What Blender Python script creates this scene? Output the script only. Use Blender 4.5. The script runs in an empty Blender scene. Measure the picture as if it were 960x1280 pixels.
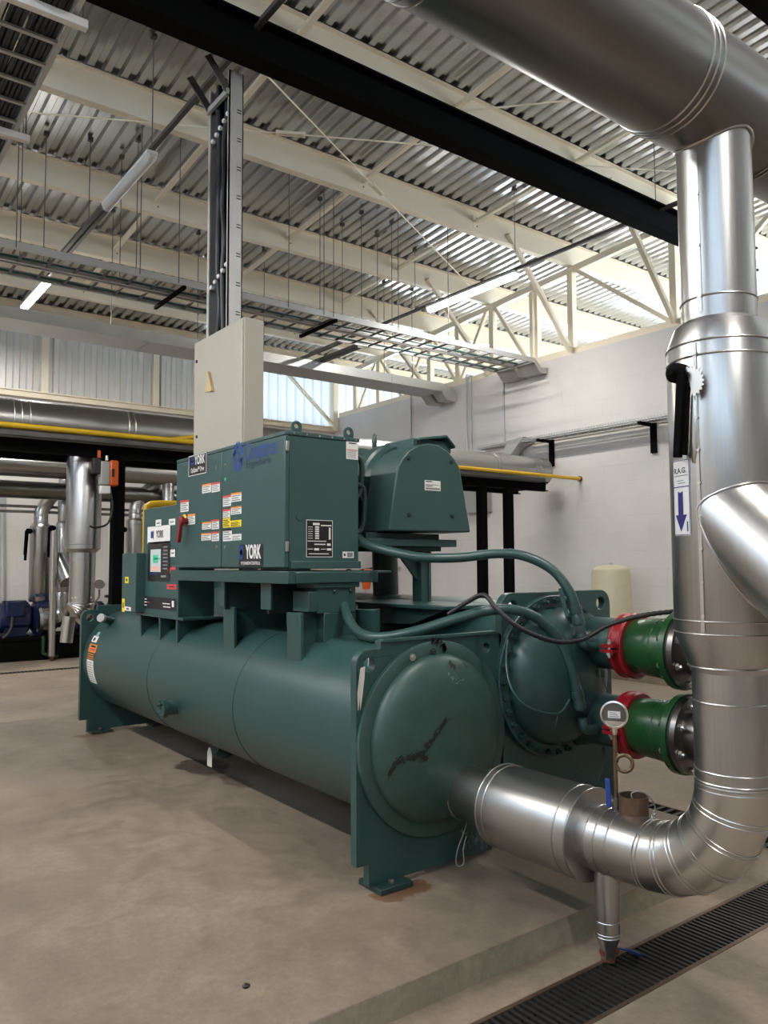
import bpy, math, random
from mathutils import Vector, Matrix
random.seed(7)
R = math.radians
scn = bpy.context.scene
COL = scn.collection
V = Vector

# ------------------------------------------------------------------ camera
FPX, YAW, PITCH, ROLL, EYE = 983.26, 0.926018608, 0.0662564162, -0.00466355723, 1.6
CF = V((math.cos(YAW)*math.cos(PITCH), math.sin(YAW)*math.cos(PITCH), math.sin(PITCH)))
_r = CF.cross(V((0, 0, 1))).normalized()
_u = _r.cross(CF)
CR = _r*math.cos(ROLL) + _u*math.sin(ROLL)
CU = -_r*math.sin(ROLL) + _u*math.cos(ROLL)
CAM = V((0, 0, EYE))

def at(px, py, x=None, y=None, z=None):
    """world point where the sight line of a photo pixel meets a real plane"""
    d = CF*FPX + CR*(px-480) - CU*(py-640)
    if x is not None: t = (x-CAM.x)/d.x
    elif y is not None: t = (y-CAM.y)/d.y
    else: t = (z-CAM.z)/d.z
    return CAM + d*t

cam = bpy.data.cameras.new('camera')
cam.sensor_fit = 'HORIZONTAL'; cam.sensor_width = 36.0; cam.lens = FPX/960*36
cam.clip_start = 0.05; cam.clip_end = 500
camo = bpy.data.objects.new('camera', cam); COL.objects.link(camo)
m = Matrix.Identity(4)
for i in range(3):
    m[i][0] = CR[i]; m[i][1] = CU[i]; m[i][2] = -CF[i]; m[i][3] = CAM[i]
camo.matrix_world = m
scn.camera = camo

# ------------------------------------------------------------------ materials
def srgb(r, g, b):
    f = lambda c: (c/255/12.92) if c/255 <= .04045 else ((c/255+.055)/1.055)**2.4
    return (f(r), f(g), f(b), 1)

def mat(name, col, rough=.5, metal=0, noise=0, nscale=8, bump=0, bscale=60, rvar=0, emit=None, estr=0, spec=None, coat=0, stretch=None):
    mt = bpy.data.materials.new(name); mt.use_nodes = True
    nt = mt.node_tree; b = nt.nodes['Principled BSDF']
    b.inputs['Base Color'].default_value = col
    b.inputs['Roughness'].default_value = rough
    b.inputs['Metallic'].default_value = metal
    if coat: b.inputs['Coat Weight'].default_value = coat; b.inputs['Coat Roughness'].default_value = .2
    if spec is not None: b.inputs['Specular IOR Level'].default_value = spec
    if emit: b.inputs['Emission Color'].default_value = emit; b.inputs['Emission Strength'].default_value = estr
    if noise or bump or rvar:
        tc = nt.nodes.new('ShaderNodeTexCoord'); src = tc.outputs['Object']
        if stretch:
            mp = nt.nodes.new('ShaderNodeMapping'); mp.inputs['Scale'].default_value = stretch
            nt.links.new(src, mp.inputs['Vector']); src = mp.outputs['Vector']
        n = nt.nodes.new('ShaderNodeTexNoise'); n.inputs['Scale'].default_value = nscale; n.inputs['Detail'].default_value = 6
        n.inputs['Roughness'].default_value = .6
        nt.links.new(src, n.inputs['Vector'])
        if noise:
            mx = nt.nodes.new('ShaderNodeMix'); mx.data_type = 'RGBA'
            k = 1-noise; k2 = 1+noise
            mx.inputs[6].default_value = (col[0]*k, col[1]*k, col[2]*k, 1)
            mx.inputs[7].default_value = (min(1, col[0]*k2), min(1, col[1]*k2), min(1, col[2]*k2), 1)
            cr = nt.nodes.new('ShaderNodeMapRange'); cr.inputs[1].default_value = .3; cr.inputs[2].default_value = .7
            nt.links.new(n.outputs['Fac'], cr.inputs[0]); nt.links.new(cr.outputs[0], mx.inputs[0])
            nt.links.new(mx.outputs[2], b.inputs['Base Color'])
        if rvar:
            mr = nt.nodes.new('ShaderNodeMapRange'); mr.inputs[1].default_value = .3; mr.inputs[2].default_value = .7
            mr.inputs[3].default_value = max(0, rough-rvar); mr.inputs[4].default_value = min(1, rough+rvar)
            nt.links.new(n.outputs['Fac'], mr.inputs[0]); nt.links.new(mr.outputs[0], b.inputs['Roughness'])
        if bump:
            n2 = nt.nodes.new('ShaderNodeTexNoise'); n2.inputs['Scale'].default_value = bscale; n2.inputs['Detail'].default_value = 4
            nt.links.new(src, n2.inputs['Vector'])
            bp = nt.nodes.new('ShaderNodeBump'); bp.inputs['Strength'].default_value = bump; bp.inputs['Distance'].default_value = .01
            nt.links.new(n2.outputs['Fac'], bp.inputs['Height']); nt.links.new(bp.outputs['Normal'], b.inputs['Normal'])
    return mt

M = {}
M['green'] = mat('chiller_green_paint', (.022, .060, .056, 1), .34, 0, .07, 5, .03, 30, .02)
M['green_worn'] = mat('worn_green_paint', (.030, .068, .059, 1), .40, 0, .14, 9, .10, 40, .03)
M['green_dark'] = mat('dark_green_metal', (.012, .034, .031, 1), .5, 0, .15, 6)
M['cab_green'] = mat('cabinet_green_powder_coat', (.029, .073, .069, 1), .42, 0, .05, 3, .03, 200, .03)
M['alu'] = mat('aluminium_cladding', (.50, .485, .46, 1), .30, 1, 0, 2.2, .03, 2.5, 0)
for _ax, _st in (('x', (.3, 130, 130)), ('y', (130, .3, 130)), ('z', (130, 130, .3))):
    M['alu_'+_ax] = mat('brushed_aluminium_'+_ax, (.41, .405, .395, 1), .32, 1, .06, 1, 0, 1, .035, stretch=_st)
M['alu_dark'] = mat('dark_aluminium', (.215, .205, .195, 1), .32, 1, 0, 3, .02, 2.5, 0)
M['galv'] = mat('galvanised_sheet', (.52, .52, .51, 1), .42, .55, .06, 3, .02, 20, .03)
M['clad'] = mat('aluzinc_wall_sheet', (.66, .65, .62, 1), .45, .30, .04, 2)
M['roof'] = mat('galvalume_roof_sheet', (.56, .565, .57, 1), .24, .9, .05, 1.2)
M['cream'] = mat('cream_painted_steel', srgb(240, 229, 206), .5, 0, .03, 2, .03, 30)
M['black'] = mat('black_painted_steel', (.0035, .0035, .0035, 1), .8, 0, .2, 10, spec=.06)
M['black_rubber'] = mat('black_rubber', (.010, .010, .011, 1), .5)
M['cable'] = mat('black_cable', (.010, .011, .016, 1), .45)
M['grate'] = mat('worn_black_grating', (.022, .021, .020, 1), .5, .3)
M['dark_steel'] = mat('dark_galvanised_strut', (.10, .095, .09, 1), .5, .5, .2, 9)
M['steel'] = mat('bright_steel', (.6, .58, .55, 1), .28, 1)
M['brass'] = mat('aged_brown_steel', (.15, .10, .065, 1), .45, .7, .2, 30)
M['rust'] = mat('rusty_brown_valve', (.12, .045, .025, 1), .7, .2, .4, 40, .3, 80)
M['white'] = mat('white_label', (.72, .72, .70, 1), .5)
M['paper'] = mat('paper_tag', (.62, .60, .56, 1), .7)
M['ink'] = mat('black_print', (.012, .012, .014, 1), .5)
M['grey_ink'] = mat('grey_print', (.22, .22, .22, 1), .6)
M['blackplate'] = mat('black_plate', (.012, .012, .013, 1), .35)
M['blue'] = mat('logo_blue', (.012, .042, .205, 1), .45)
M['navy'] = mat('navy_arrow', (.022, .014, .16, 1), .45)
M['teal_ink'] = mat('faded_teal_print', (.010, .030, .050, 1), .5)
M['palesticker'] = mat('pale_blue_sticker', (.25, .42, .45, 1), .5)
M['dialglass'] = mat('dark_dial_glass', (.10, .09, .08, 1), .12)
M['orange'] = mat('orange_label', (.72, .26, .03, 1), .5)
M['yellow_l'] = mat('yellow_label', (.80, .62, .02, 1), .5)
M['yellow'] = mat('yellow_paint', (.70, .45, .02, 1), .4, 0, .08, 10)
M['redl'] = mat('red_label', (.55, .06, .06, 1), .5)
M['redhandle'] = mat('dark_red_plastic', (.20, .012, .015, 1), .4)
M['red'] = mat('red_coupling_paint', (.27, .008, .016, 1), .35, 0, .12, 20, .08, 40)
M['pipegreen'] = mat('dark_green_pipe_paint', (.011, .060, .018, 1), .30, 0, .2, 9, .1, 25, .06)
M['pump'] = mat('navy_pump_paint', (.008, .016, .07, 1), .4, 0, .12, 10)
M['handle_blue'] = mat('blue_handle', (.012, .055, .28, 1), .4)
M['tank'] = mat('beige_tank_paint', srgb(206, 199, 168), .4, 0, .04, 6)
M['panel'] = mat('beige_grey_enclosure', srgb(172, 167, 154), .45, 0, .03, 3, .05, 260)
M['wood'] = mat('pale_wood_wedge', (.55, .40, .22, 1), .6)
M['orange_p'] = mat('orange_actuator', (.62, .10, .012, 1), .45)
M['grey_p'] = mat('grey_plastic', (.35, .35, .34, 1), .5)
M['lampwhite'] = mat('lamp_housing', (.75, .75, .73, 1), .4)
M['glass_off'] = mat('unlit_diffuser', (.62, .62, .58, 1), .3)
M['lit'] = mat('lit_tube', (1, 1, 1, 1), .4, emit=(1, .97, .92, 1), estr=14)
M['screen'] = mat('screen_lit', (.3, .35, .33, 1), .3, emit=(.55, .6, .55, 1), estr=.35)
M['screen_g'] = mat('screen_green', (.05, .4, .25, 1), .3, emit=(.05, .35, .2, 1), estr=.3)
M['screen_p'] = mat('screen_pink', (.6, .35, .3, 1), .3, emit=(.6, .35, .28, 1), estr=.3)
M['greencable'] = mat('green_cable', (.012, .07, .06, 1), .5)
M['scuff'] = mat('black_scuff', (.008, .010, .010, 1), .6)
M['bare'] = mat('bare_scratched_paint', (.16, .20, .18, 1), .55)
M['whitetie'] = mat('white_cable_tie', (.7, .7, .68, 1), .5)

def concrete(name, col, stains=()):
    mt = bpy.data.materials.new(name); mt.use_nodes = True
    nt = mt.node_tree; b = nt.nodes['Principled BSDF']; L = nt.links.new
    tc = nt.nodes.new('ShaderNodeTexCoord')
    def nz(sc, det=8, ro=.6):
        n = nt.nodes.new('ShaderNodeTexNoise'); n.inputs['Scale'].default_value = sc; n.inputs['Detail'].default_value = det
        n.inputs['Roughness'].default_value = ro; L(tc.outputs['Object'], n.inputs['Vector']); return n
    def ramp(src, a, bb, ca, cb):
        r_ = nt.nodes.new('ShaderNodeValToRGB'); r_.color_ramp.elements[0].position = a; r_.color_ramp.elements[1].position = bb
        r_.color_ramp.elements[0].color = ca; r_.color_ramp.elements[1].color = cb; L(src, r_.inputs[0]); return r_
    c = lambda k: (col[0]*k, col[1]*k, col[2]*k, 1)
    n1 = nz(.9); n2 = nz(7); n3 = nz(60, 4)
    r1 = ramp(n1.outputs['Fac'], .32, .68, c(.68), c(1.18))
    r2 = ramp(n2.outputs['Fac'], .3, .75, (.80, .80, .80, 1), (1.08, 1.07, 1.05, 1))
    mx = nt.nodes.new('ShaderNodeMix'); mx.data_type = 'RGBA'; mx.blend_type = 'MULTIPLY'; mx.inputs[0].default_value = 1
    L(r1.outputs[0], mx.inputs[6]); L(r2.outputs[0], mx.inputs[7])
    n4 = nz(28, 5, .7); r4 = ramp(n4.outputs['Fac'], .36, .66, (.87, .86, .85, 1), (1.05, 1.04, 1.03, 1))
    mx4 = nt.nodes.new('ShaderNodeMix'); mx4.data_type = 'RGBA'; mx4.blend_type = 'MULTIPLY'; mx4.inputs[0].default_value = 1
    L(mx.outputs[2], mx4.inputs[6]); L(r4.outputs[0], mx4.inputs[7]); out = mx4.outputs[2]
    sep = nt.nodes.new('ShaderNodeSeparateXYZ'); L(tc.outputs['Object'], sep.inputs[0])
    for (sx, sy, ax, ay, dark, scol, ns) in stains:
        def mth(op, a, bb):
            q = nt.nodes.new('ShaderNodeMath'); q.operation = op
            for i, v_ in enumerate((a, bb)):
                if isinstance(v_, (int, float)): q.inputs[i].default_value = v_
                else: L(v_, q.inputs[i])
            return q.outputs[0]
        dx = mth('DIVIDE', mth('SUBTRACT', sep.outputs[0], sx), ax)
        dy = mth('DIVIDE', mth('SUBTRACT', sep.outputs[1], sy), ay)
        d2 = mth('ADD', mth('MULTIPLY', dx, dx), mth('MULTIPLY', dy, dy))
        nn = nz(ns)
        dd = mth('ADD', d2, mth('MULTIPLY', mth('SUBTRACT', nn.outputs['Fac'], .5), 3.2))
        msk = nt.nodes.new('ShaderNodeMapRange'); msk.inputs[1].default_value = .7; msk.inputs[2].default_value = 1.05
        msk.inputs[3].default_value = dark; msk.inputs[4].default_value = 0; L(dd, msk.inputs[0])
        m2 = nt.nodes.new('ShaderNodeMix'); m2.data_type = 'RGBA'; L(msk.outputs[0], m2.inputs[0]); L(out, m2.inputs[6])
        m2.inputs[7].default_value = scol; out = m2.outputs[2]
    L(out, b.inputs['Base Color'])
    rr = nt.nodes.new('ShaderNodeMapRange'); rr.inputs[1].default_value = .3; rr.inputs[2].default_value = .7
    rr.inputs[3].default_value = .42; rr.inputs[4].default_value = .68; L(n2.outputs['Fac'], rr.inputs[0]); L(rr.outputs[0], b.inputs['Roughness'])
    bp = nt.nodes.new('ShaderNodeBump'); bp.inputs['Strength'].default_value = .18; bp.inputs['Distance'].default_value = .006
    L(n3.outputs['Fac'], bp.inputs['Height']); L(bp.outputs['Normal'], b.inputs['Normal'])
    return mt
STX, STY = at(252, 958, z=0).x, at(252, 958, z=0).y
CC = (.235, .190, .147)
M['pad'] = concrete('worn_pad_concrete', CC, (
    (STX, STY, .20, .30, .9, (.045, .034, .025, 1), 5), (STX+.02, STY-.55, .08, .22, .6, (.08, .06, .045, 1), 7),
    (2.46, 3.13, .17, .10, .8, (.11, .045, .018, 1), 9), (2.32, 7.72, .16, .10, .7, (.12, .055, .02, 1), 9),
    (2.05, 2.95, .30, .16, .30, (.17, .12, .085, 1), 6), (2.0, 4.2, .5, .25, .22, (.19, .14, .10, 1), 4)))
M['floor'] = concrete('floor_concrete', (.285, .232, .180))
M['padside'] = concrete('rough_pad_edge', (.33, .31, .24))
M['curb'] = concrete('curb_concrete', (.24, .19, .13))

def wallmat(name, col):
    mt = bpy.data.materials.new(name); mt.use_nodes = True
    nt = mt.node_tree; b = nt.nodes['Principled BSDF']; L = nt.links.new
    tc = nt.nodes.new('ShaderNodeTexCoord'); sp = nt.nodes.new('ShaderNodeSeparateXYZ'); cb = nt.nodes.new('ShaderNodeCombineXYZ')
    ad = nt.nodes.new('ShaderNodeMath'); ad.operation = 'ADD'
    L(tc.outputs['Object'], sp.inputs[0]); L(sp.outputs[0], ad.inputs[0]); L(sp.outputs[1], ad.inputs[1])
    L(ad.outputs[0], cb.inputs[0]); L(sp.outputs[2], cb.inputs[1])
    br = nt.nodes.new('ShaderNodeTexBrick'); br.inputs['Scale'].default_value = 1
    br.inputs['Brick Width'].default_value = .6; br.inputs['Row Height'].default_value = .3
    br.inputs['Mortar Size'].default_value = .006; br.inputs['Mortar Smooth'].default_value = .6
    for k, v_ in (('Color1', 1.0), ('Color2', .992), ('Mortar', .95)):
        br.inputs[k].default_value = (col[0]*v_, col[1]*v_, col[2]*v_, 1)
    L(cb.outputs[0], br.inputs['Vector'])
    n = nt.nodes.new('ShaderNodeTexNoise'); n.inputs['Scale'].default_value = 1.2; n.inputs['Detail'].default_value = 6
    L(tc.outputs['Object'], n.inputs['Vector'])
    rp = nt.nodes.new('ShaderNodeMapRange'); rp.inputs[1].default_value = .3; rp.inputs[2].default_value = .7; rp.inputs[3].default_value = .93; rp.inputs[4].default_value = 1.04
    L(n.outputs['Fac'], rp.inputs[0])
    mx = nt.nodes.new('ShaderNodeMix'); mx.data_type = 'RGBA'; mx.blend_type = 'MULTIPLY'; mx.inputs[0].default_value = 1
    L(br.outputs['Color'], mx.inputs[6]); L(rp.outputs[0], mx.inputs[7]); L(mx.outputs[2], b.inputs['Base Color'])
    b.inputs['Roughness'].default_value = .62
    bp = nt.nodes.new('ShaderNodeBump'); bp.inputs['Strength'].default_value = .35; bp.inputs['Distance'].default_value = .010
    iv = nt.nodes.new('ShaderNodeMath'); iv.operation = 'SUBTRACT'; iv.inputs[0].default_value = 1; L(br.outputs['Fac'], iv.inputs[1])
    L(iv.outputs[0], bp.inputs['Height']); L(bp.outputs['Normal'], b.inputs['Normal'])
    return mt
M['wall'] = wallmat('white_painted_block', (.70, .675, .65))

def translucent(name, col, fac):
    mt = bpy.data.materials.new(name); mt.use_nodes = True
    nt = mt.node_tree; b = nt.nodes['Principled BSDF']; L = nt.links.new
    b.inputs['Base Color'].default_value = col; b.inputs['Roughness'].default_value = .35
    t = nt.nodes.new('ShaderNodeBsdfTranslucent'); t.inputs[0].default_value = col
    mx = nt.nodes.new('ShaderNodeMixShader'); mx.inputs[0].default_value = fac
    L(b.outputs[0], mx.inputs[1]); L(t.outputs[0], mx.inputs[2]); L(mx.outputs[0], nt.nodes['Material Output'].inputs[0])
    return mt
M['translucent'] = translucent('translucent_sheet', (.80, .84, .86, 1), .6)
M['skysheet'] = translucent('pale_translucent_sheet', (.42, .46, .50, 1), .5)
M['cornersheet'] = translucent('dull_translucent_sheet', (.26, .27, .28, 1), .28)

# ------------------------------------------------------------------ mesh builder
class MB:
    def __init__(s): s.v = []; s.f = []; s.mi = []; s.mats = []
    def _m(s, m_):
        m_ = M[m_] if isinstance(m_, str) else m_
        if m_ not in s.mats: s.mats.append(m_)
        return s.mats.index(m_)
    def add(s, vs, fs, m_):
        k = s._m(m_); o = len(s.v)
        s.v += [tuple(p) for p in vs]
        for f in fs: s.f.append([i+o for i in f]); s.mi.append(k)
        return s
    def box(s, lo, hi, m_, frame=None):
        x0, y0, z0 = lo; x1, y1, z1 = hi
        vs = [V(p) for p in ((x0, y0, z0), (x1, y0, z0), (x1, y1, z0), (x0, y1, z0), (x0, y0, z1), (x1, y0, z1), (x1, y1, z1), (x0, y1, z1))]
        if frame: vs = [frame @ p for p in vs]
        return s.add(vs, [(0, 3, 2, 1), (4, 5, 6, 7), (0, 1, 5, 4), (1, 2, 6, 5), (2, 3, 7, 6), (3, 0, 4, 7)], m_)
    def cbox(s, c, size, m_, frame=None):
        return s.box([c[i]-size[i]/2 for i in range(3)], [c[i]+size[i]/2 for i in range(3)], m_, frame)
    def bar(s, a, b, w, h, m_, up=(0, 0, 1)):
        a, b = V(a), V(b); d = b-a; L = d.length; d.normalize(); up = V(up)
        side = d.cross(up)
        if side.length < 1e-4: up = V((1, 0, 0)); side = d.cross(up)
        side.normalize(); up = side.cross(d)
        F = Matrix.Identity(4)
        for i in range(3): F[i][0] = side[i]; F[i][1] = d[i]; F[i][2] = up[i]; F[i][3] = a[i]
        return s.box((-w/2, 0, -h/2), (w/2, L, h/2), m_, F)
    def rings(s, rings, m_, cap=True, closed=False):
        n = len(rings[0]); vs = [p for r_ in rings for p in r_]; fs = []
        k = len(rings)
        for i in range(k if closed else k-1):
            a, b = i*n, ((i+1) % k)*n
            for j in range(n):
                j2 = (j+1) % n
                fs.append((a+j, a+j2, b+j2, b+j))
        if cap and not closed:
            fs.append(tuple(range(n-1, -1, -1))); fs.append(tuple((k-1)*n+j for j in range(n)))
        return s.add(vs, fs, m_)
    def lathe(s, p0, axis, prof, m_, seg=32, cap=True):
        """prof: list of (distance along axis, radius)"""
        p0 = V(p0); d = V(axis).normalized()
        a = d.orthogonal().normalized(); b = d.cross(a)
        rr = []
        for t, r_ in prof:
            r_ = max(r_, 1e-4)
            rr.append([p0 + d*t + a*(math.cos(2*math.pi*j/seg)*r_) + b*(math.sin(2*math.pi*j/seg)*r_) for j in range(seg)])
        return s.rings(rr, m_, cap)
    def cyl(s, a, b, r_, m_, seg=20):
        a, b = V(a), V(b); return s.lathe(a, b-a, [(0, r_), ((b-a).length, r_)], m_, seg)
    def tube(s, pts, r_, m_, seg=10, cap=True):
        pts = [V(p) for p in pts]; rr = []; n = len(pts); prev = None
        for i, p in enumerate(pts):
            d = (pts[min(i+1, n-1)]-pts[max(i-1, 0)]).normalized()
            if prev is None: a = d.orthogonal().normalized()
            else:
                a = prev - d*prev.dot(d)
                a = a.normalized() if a.length > 1e-6 else d.orthogonal().normalized()
            prev = a; b = d.cross(a)
            rad = r_[i] if isinstance(r_, (list, tuple)) else r_
            rr.append([p + a*(math.cos(2*math.pi*j/seg)*rad) + b*(math.sin(2*math.pi*j/seg)*rad) for j in range(seg)])
        return s.rings(rr, m_, cap)
    def torus(s, c, axis, Rr, r_, m_, seg=40, rs=8):
        c = V(c); d = V(axis).normalized(); a = d.orthogonal().normalized(); b = d.cross(a); rr = []
        for i in range(seg):
            t = 2*math.pi*i/seg; q = a*math.cos(t)+b*math.sin(t)
            rr.append([c + q*(Rr + r_*math.cos(2*math.pi*j/rs)) + d*(r_*math.sin(2*math.pi*j/rs)) for j in range(rs)])
        return s.rings(rr, m_, False, True)
    def prism(s, pts, ex, m_):
        """pts: planar polygon (3-D), ex: extrusion vector"""
        ex = V(ex); n = len(pts); a = [V(p) for p in pts]; b = [p+ex for p in a]
        fs = [tuple(range(n-1, -1, -1)), tuple(range(n, 2*n))]
        for i in range(n): fs.append((i, (i+1) % n, n+(i+1) % n, n+i))
        return s.add(a+b, fs, m_)
    def quadpatch(s, fn, u0, u1, v0, v1, m_, nu=1, nv=1):
        vs = []; fs = []
        for j in range(nv+1):
            for i in range(nu+1): vs.append(fn(u0+(u1-u0)*i/nu, v0+(v1-v0)*j/nv))
        for j in range(nv):
            for i in range(nu):
                k = j*(nu+1)+i; fs.append((k, k+1, k+nu+2, k+nu+1))
        return s.add(vs, fs, m_)
    def poly(s, fn, pts, m_): 
        return s.add([fn(*p) for p in pts], [tuple(range(len(pts)))], m_)
    def text(s, txt, size, fn, m_, u=0, v=0, align='CENTER', bold=0, sx=1):
        cu = bpy.data.curves.new('t', 'FONT'); cu.body = txt; cu.size = size; cu.align_x = align; cu.align_y = 'CENTER'
        cu.offset = bold*size; cu.resolution_u = 3
        o = bpy.data.objects.new('t', cu); COL.objects.link(o)
        dg = bpy.context.evaluated_depsgraph_get(); dg.update()
        me = bpy.data.meshes.new_from_object(o.evaluated_get(dg))
        s.add([fn(u+p.co.x*sx, v+p.co.y) for p in me.vertices], [tuple(p.vertices) for p in me.polygons], m_)
        bpy.data.objects.remove(o); bpy.data.meshes.remove(me); bpy.data.curves.remove(cu)
        return s
    def holed(s, outline, holes, org, ud, vd, ex, m_):
        """flat plate with round holes: outline in (u,v); holes (u,v,r)"""
        cu = bpy.data.curves.new('h', 'CURVE'); cu.dimensions = '2D'; cu.fill_mode = 'BOTH'; 
        ex = V(ex); cu.extrude = ex.length/2
        loops = [outline]+[[(hu+hr*math.cos(2*math.pi*i/20), hv+hr*math.sin(2*math.pi*i/20)) for i in range(20)] for hu, hv, hr in holes]
        for lp in loops:
            sp = cu.splines.new('POLY'); sp.points.add(len(lp)-1); sp.use_cyclic_u = True
            for p, q in zip(sp.points, lp): p.co = (q[0], q[1], 0, 1)
        o = bpy.data.objects.new('h', cu); COL.objects.link(o)
        dg = bpy.context.evaluated_depsgraph_get(); dg.update()
        me = bpy.data.meshes.new_from_object(o.evaluated_get(dg))
        org, ud, vd = V(org), V(ud), V(vd); en = ex.normalized()
        s.add([org + ud*p.co.x + vd*p.co.y + en*(p.co.z+ex.length/2) for p in me.vertices], [tuple(p.vertices) for p in me.polygons], m_)
        bpy.data.objects.remove(o); bpy.data.meshes.remove(me); bpy.data.curves.remove(cu)
        return s
    def build(s, name, parent=None, bevel=0, smooth=35, label=None):
        me = bpy.data.meshes.new(name); me.from_pydata(s.v, [], s.f)
        for m_ in s.mats: me.materials.append(m_)
        me.polygons.foreach_set('material_index', s.mi)
        me.validate()
        import bmesh
        bm = bmesh.new(); bm.from_mesh(me)
        bmesh.ops.remove_doubles(bm, verts=bm.verts, dist=1e-5)
        bmesh.ops.recalc_face_normals(bm, faces=bm.faces)
        bm.to_mesh(me); bm.free()
        if smooth:
            me.polygons.foreach_set('use_smooth', [True]*len(me.polygons))
            me.set_sharp_from_angle(angle=R(smooth))
        o = bpy.data.objects.new(name, me); COL.objects.link(o)
        if parent is not None:
            o.parent = parent
            o.matrix_parent_inverse = ROOTINV(parent)
        if bevel:
            bv = o.modifiers.new('bevel', 'BEVEL'); bv.width = bevel; bv.segments = 2; bv.limit_method = 'ANGLE'; bv.angle_limit = R(40)
        if label: o['label'] = label
        return o

def ROOTINV(parent):
    return Matrix.Translation(-parent.location) if parent.type == 'EMPTY' else Matrix.Identity(4)

def thing(name, label, cat, loc=(0, 0, 0), group=None):
    o = bpy.data.objects.new(name, None); COL.objects.link(o); o.location = loc; o.empty_display_size = .1
    o['label'] = label; o['category'] = cat
    if group: o['group'] = group
    return o
def tag(o, label, cat, group=None):
    o['label'] = label; o['category'] = cat
    if group: o['group'] = group
    return o
def struct(o): o['kind'] = 'structure'; return o

def frame_fn(org, ud, vd, off=0):
    org, ud, vd = V(org), V(ud), V(vd); n = ud.cross(vd)
    return lambda u, v, o=org, a=ud, b=vd, nn=n: o + a*u + b*v + nn*off
def smoothpath(pts, n=6):
    pts = [V(p) for p in pts]; out = []
    for i in range(len(pts)-1):
        p0 = pts[max(i-1, 0)]; p1 = pts[i]; p2 = pts[i+1]; p3 = pts[min(i+2, len(pts)-1)]
        for k in range(n):
            t = k/n
            out.append(.5*((2*p1)+(p2-p0)*t+(2*p0-5*p1+4*p2-p3)*t*t+(3*p1-p0-3*p2+p3)*t**3))
    out.append(pts[-1]); return out
def arc_pts(c, e1, e2, r_, a0, a1, n):
    c, e1, e2 = V(c), V(e1), V(e2)
    return [c + e1*(math.cos(a0+(a1-a0)*i/n)*r_) + e2*(math.sin(a0+(a1-a0)*i/n)*r_) for i in range(n+1)]
def jacket(mb, p0, axis, prof, m_='alu', beads=(), seg=40, br=.004):
    """insulation cladding: lathe with raised bead seams at (distance, radius)"""
    if m_ == 'alu':
        d = V(axis).normalized(); k = max(range(3), key=lambda i: abs(d[i])); m_ = 'alu_'+'xyz'[k]
    mb.lathe(p0, axis, prof, m_, seg)
    for t, r_ in beads: mb.torus(V(p0)+V(axis).normalized()*t, axis, r_, br, m_, seg, 6)
    return mb
# ================================================================== the green water chiller
X, Y_, Z = V((1, 0, 0)), V((0, 1, 0)), V((0, 0, 1))
YN, YF = 3.206, 7.79          # front faces of the near and far tube plates
EC, ER = V((2.725, 0, .70)), .47    # evaporator shell
KC, KR = V((3.70, 0, .93)), .44     # condenser shell
ch = thing('water_chiller', 'large dark green water chiller with twin horizontal shells, bolted to the concrete pad', 'chiller', (3.2, 5.5, 0))

# --- evaporator shell
mb = MB()
mb.lathe(V((EC.x, YN+.05, EC.z)), Y_, [(0, ER), (YF-YN-.05, ER)], 'green', 96)
for px, py in ((184, 830), (291, 870)):
    p = at(px, py, x=EC.x-ER)
    mb.torus((EC.x, p.y, EC.z), Y_, ER, .004, 'green_dark', 96, 6)
shell = mb.build('evaporator_shell', ch)
# side nozzle with flange, bottom drain bend
p = at(212, 885, x=EC.x-ER-.02)
mb = MB().lathe((EC.x-ER+.1, p.y, p.z), (-1, 0, 0), [(0, .052), (.15, .052), (.15, .066), (.185, .066), (.185, .04), (.17, .035)], 'green', 24)
for k in range(6):
    a = k*math.pi/3+.3; mb.cyl((EC.x-ER-.085, p.y+.052*math.cos(a), p.z+.052*math.sin(a)), (EC.x-ER-.093, p.y+.052*math.cos(a), p.z+.052*math.sin(a)), .006, 'green_dark', 6)
mb.build('side_nozzle', shell)
p = at(275, 936, x=2.62)
mb = MB().tube(arc_pts((2.66, p.y, EC.z-ER+.01), (1, 0, 0), (0, 0, -1), .06, 0, math.pi*.75, 10), .035, 'green', 16)
q = arc_pts((2.66, p.y, EC.z-ER+.01), (1, 0, 0), (0, 0, -1), .06, 0, math.pi*.75, 10)
mb.cyl(q[-1], q[-1]+(q[-1]-q[-2]).normalized()*.04, .043, 'green_dark', 16)
drain = mb.build('drain_bend', shell)
DRAIN_END = q[-1]
def on_shell(y, ang, off=.002):
    r_ = ER+off; return V((EC.x - r_*math.cos(ang), y, EC.z + r_*math.sin(ang)))
# stickers at the far end of the shell, wrapped on the curved skin; angle 0 faces -X
yl = 7.66
def sticker_strip(a0, a1, w, base, bits, name, label, y=yl):
    s_ = MB().quadpatch(lambda u, v: on_shell(y-u, v), 0, w, a0, a1, base, 2, 10)
    for (u0, u1, v0, v1, c) in bits:
        s_.quadpatch(lambda u, v: on_shell(y-u*w, a0+(a1-a0)*v, .0032), u0, u1, v0, v1, c, 1, 4)
    return s_.build(name, shell, label=label)
sticker_strip(.20, .36, .22, 'orange', [(.2, .85, .62, .86, 'ink'), (.12, .9, .2, .5, 'redl')], 'warning_sticker', 'orange warning sticker')
sticker_strip(.06, .195, .21, 'ink', [(.05, .95, .1+.3*k, .22+.3*k, 'orange') for k in range(3)], 'warning_sticker', 'black sticker with orange lines')
sticker_strip(-.42, .05, .20, 'white', [(.1, .8, .08+.1*k, .11+.1*k, 'grey_ink') for k in range(9)], 'instruction_sticker', 'long white printed sticker')
sticker_strip(.40, .53, .15, 'white', [(.25, .6, .2, .7, 'ink')], 'small_sticker', 'small white sticker')
sticker_strip(.52, .62, .07, 'palesticker', [], 'small_sticker', 'small pale blue sticker', yl-.05)
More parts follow.
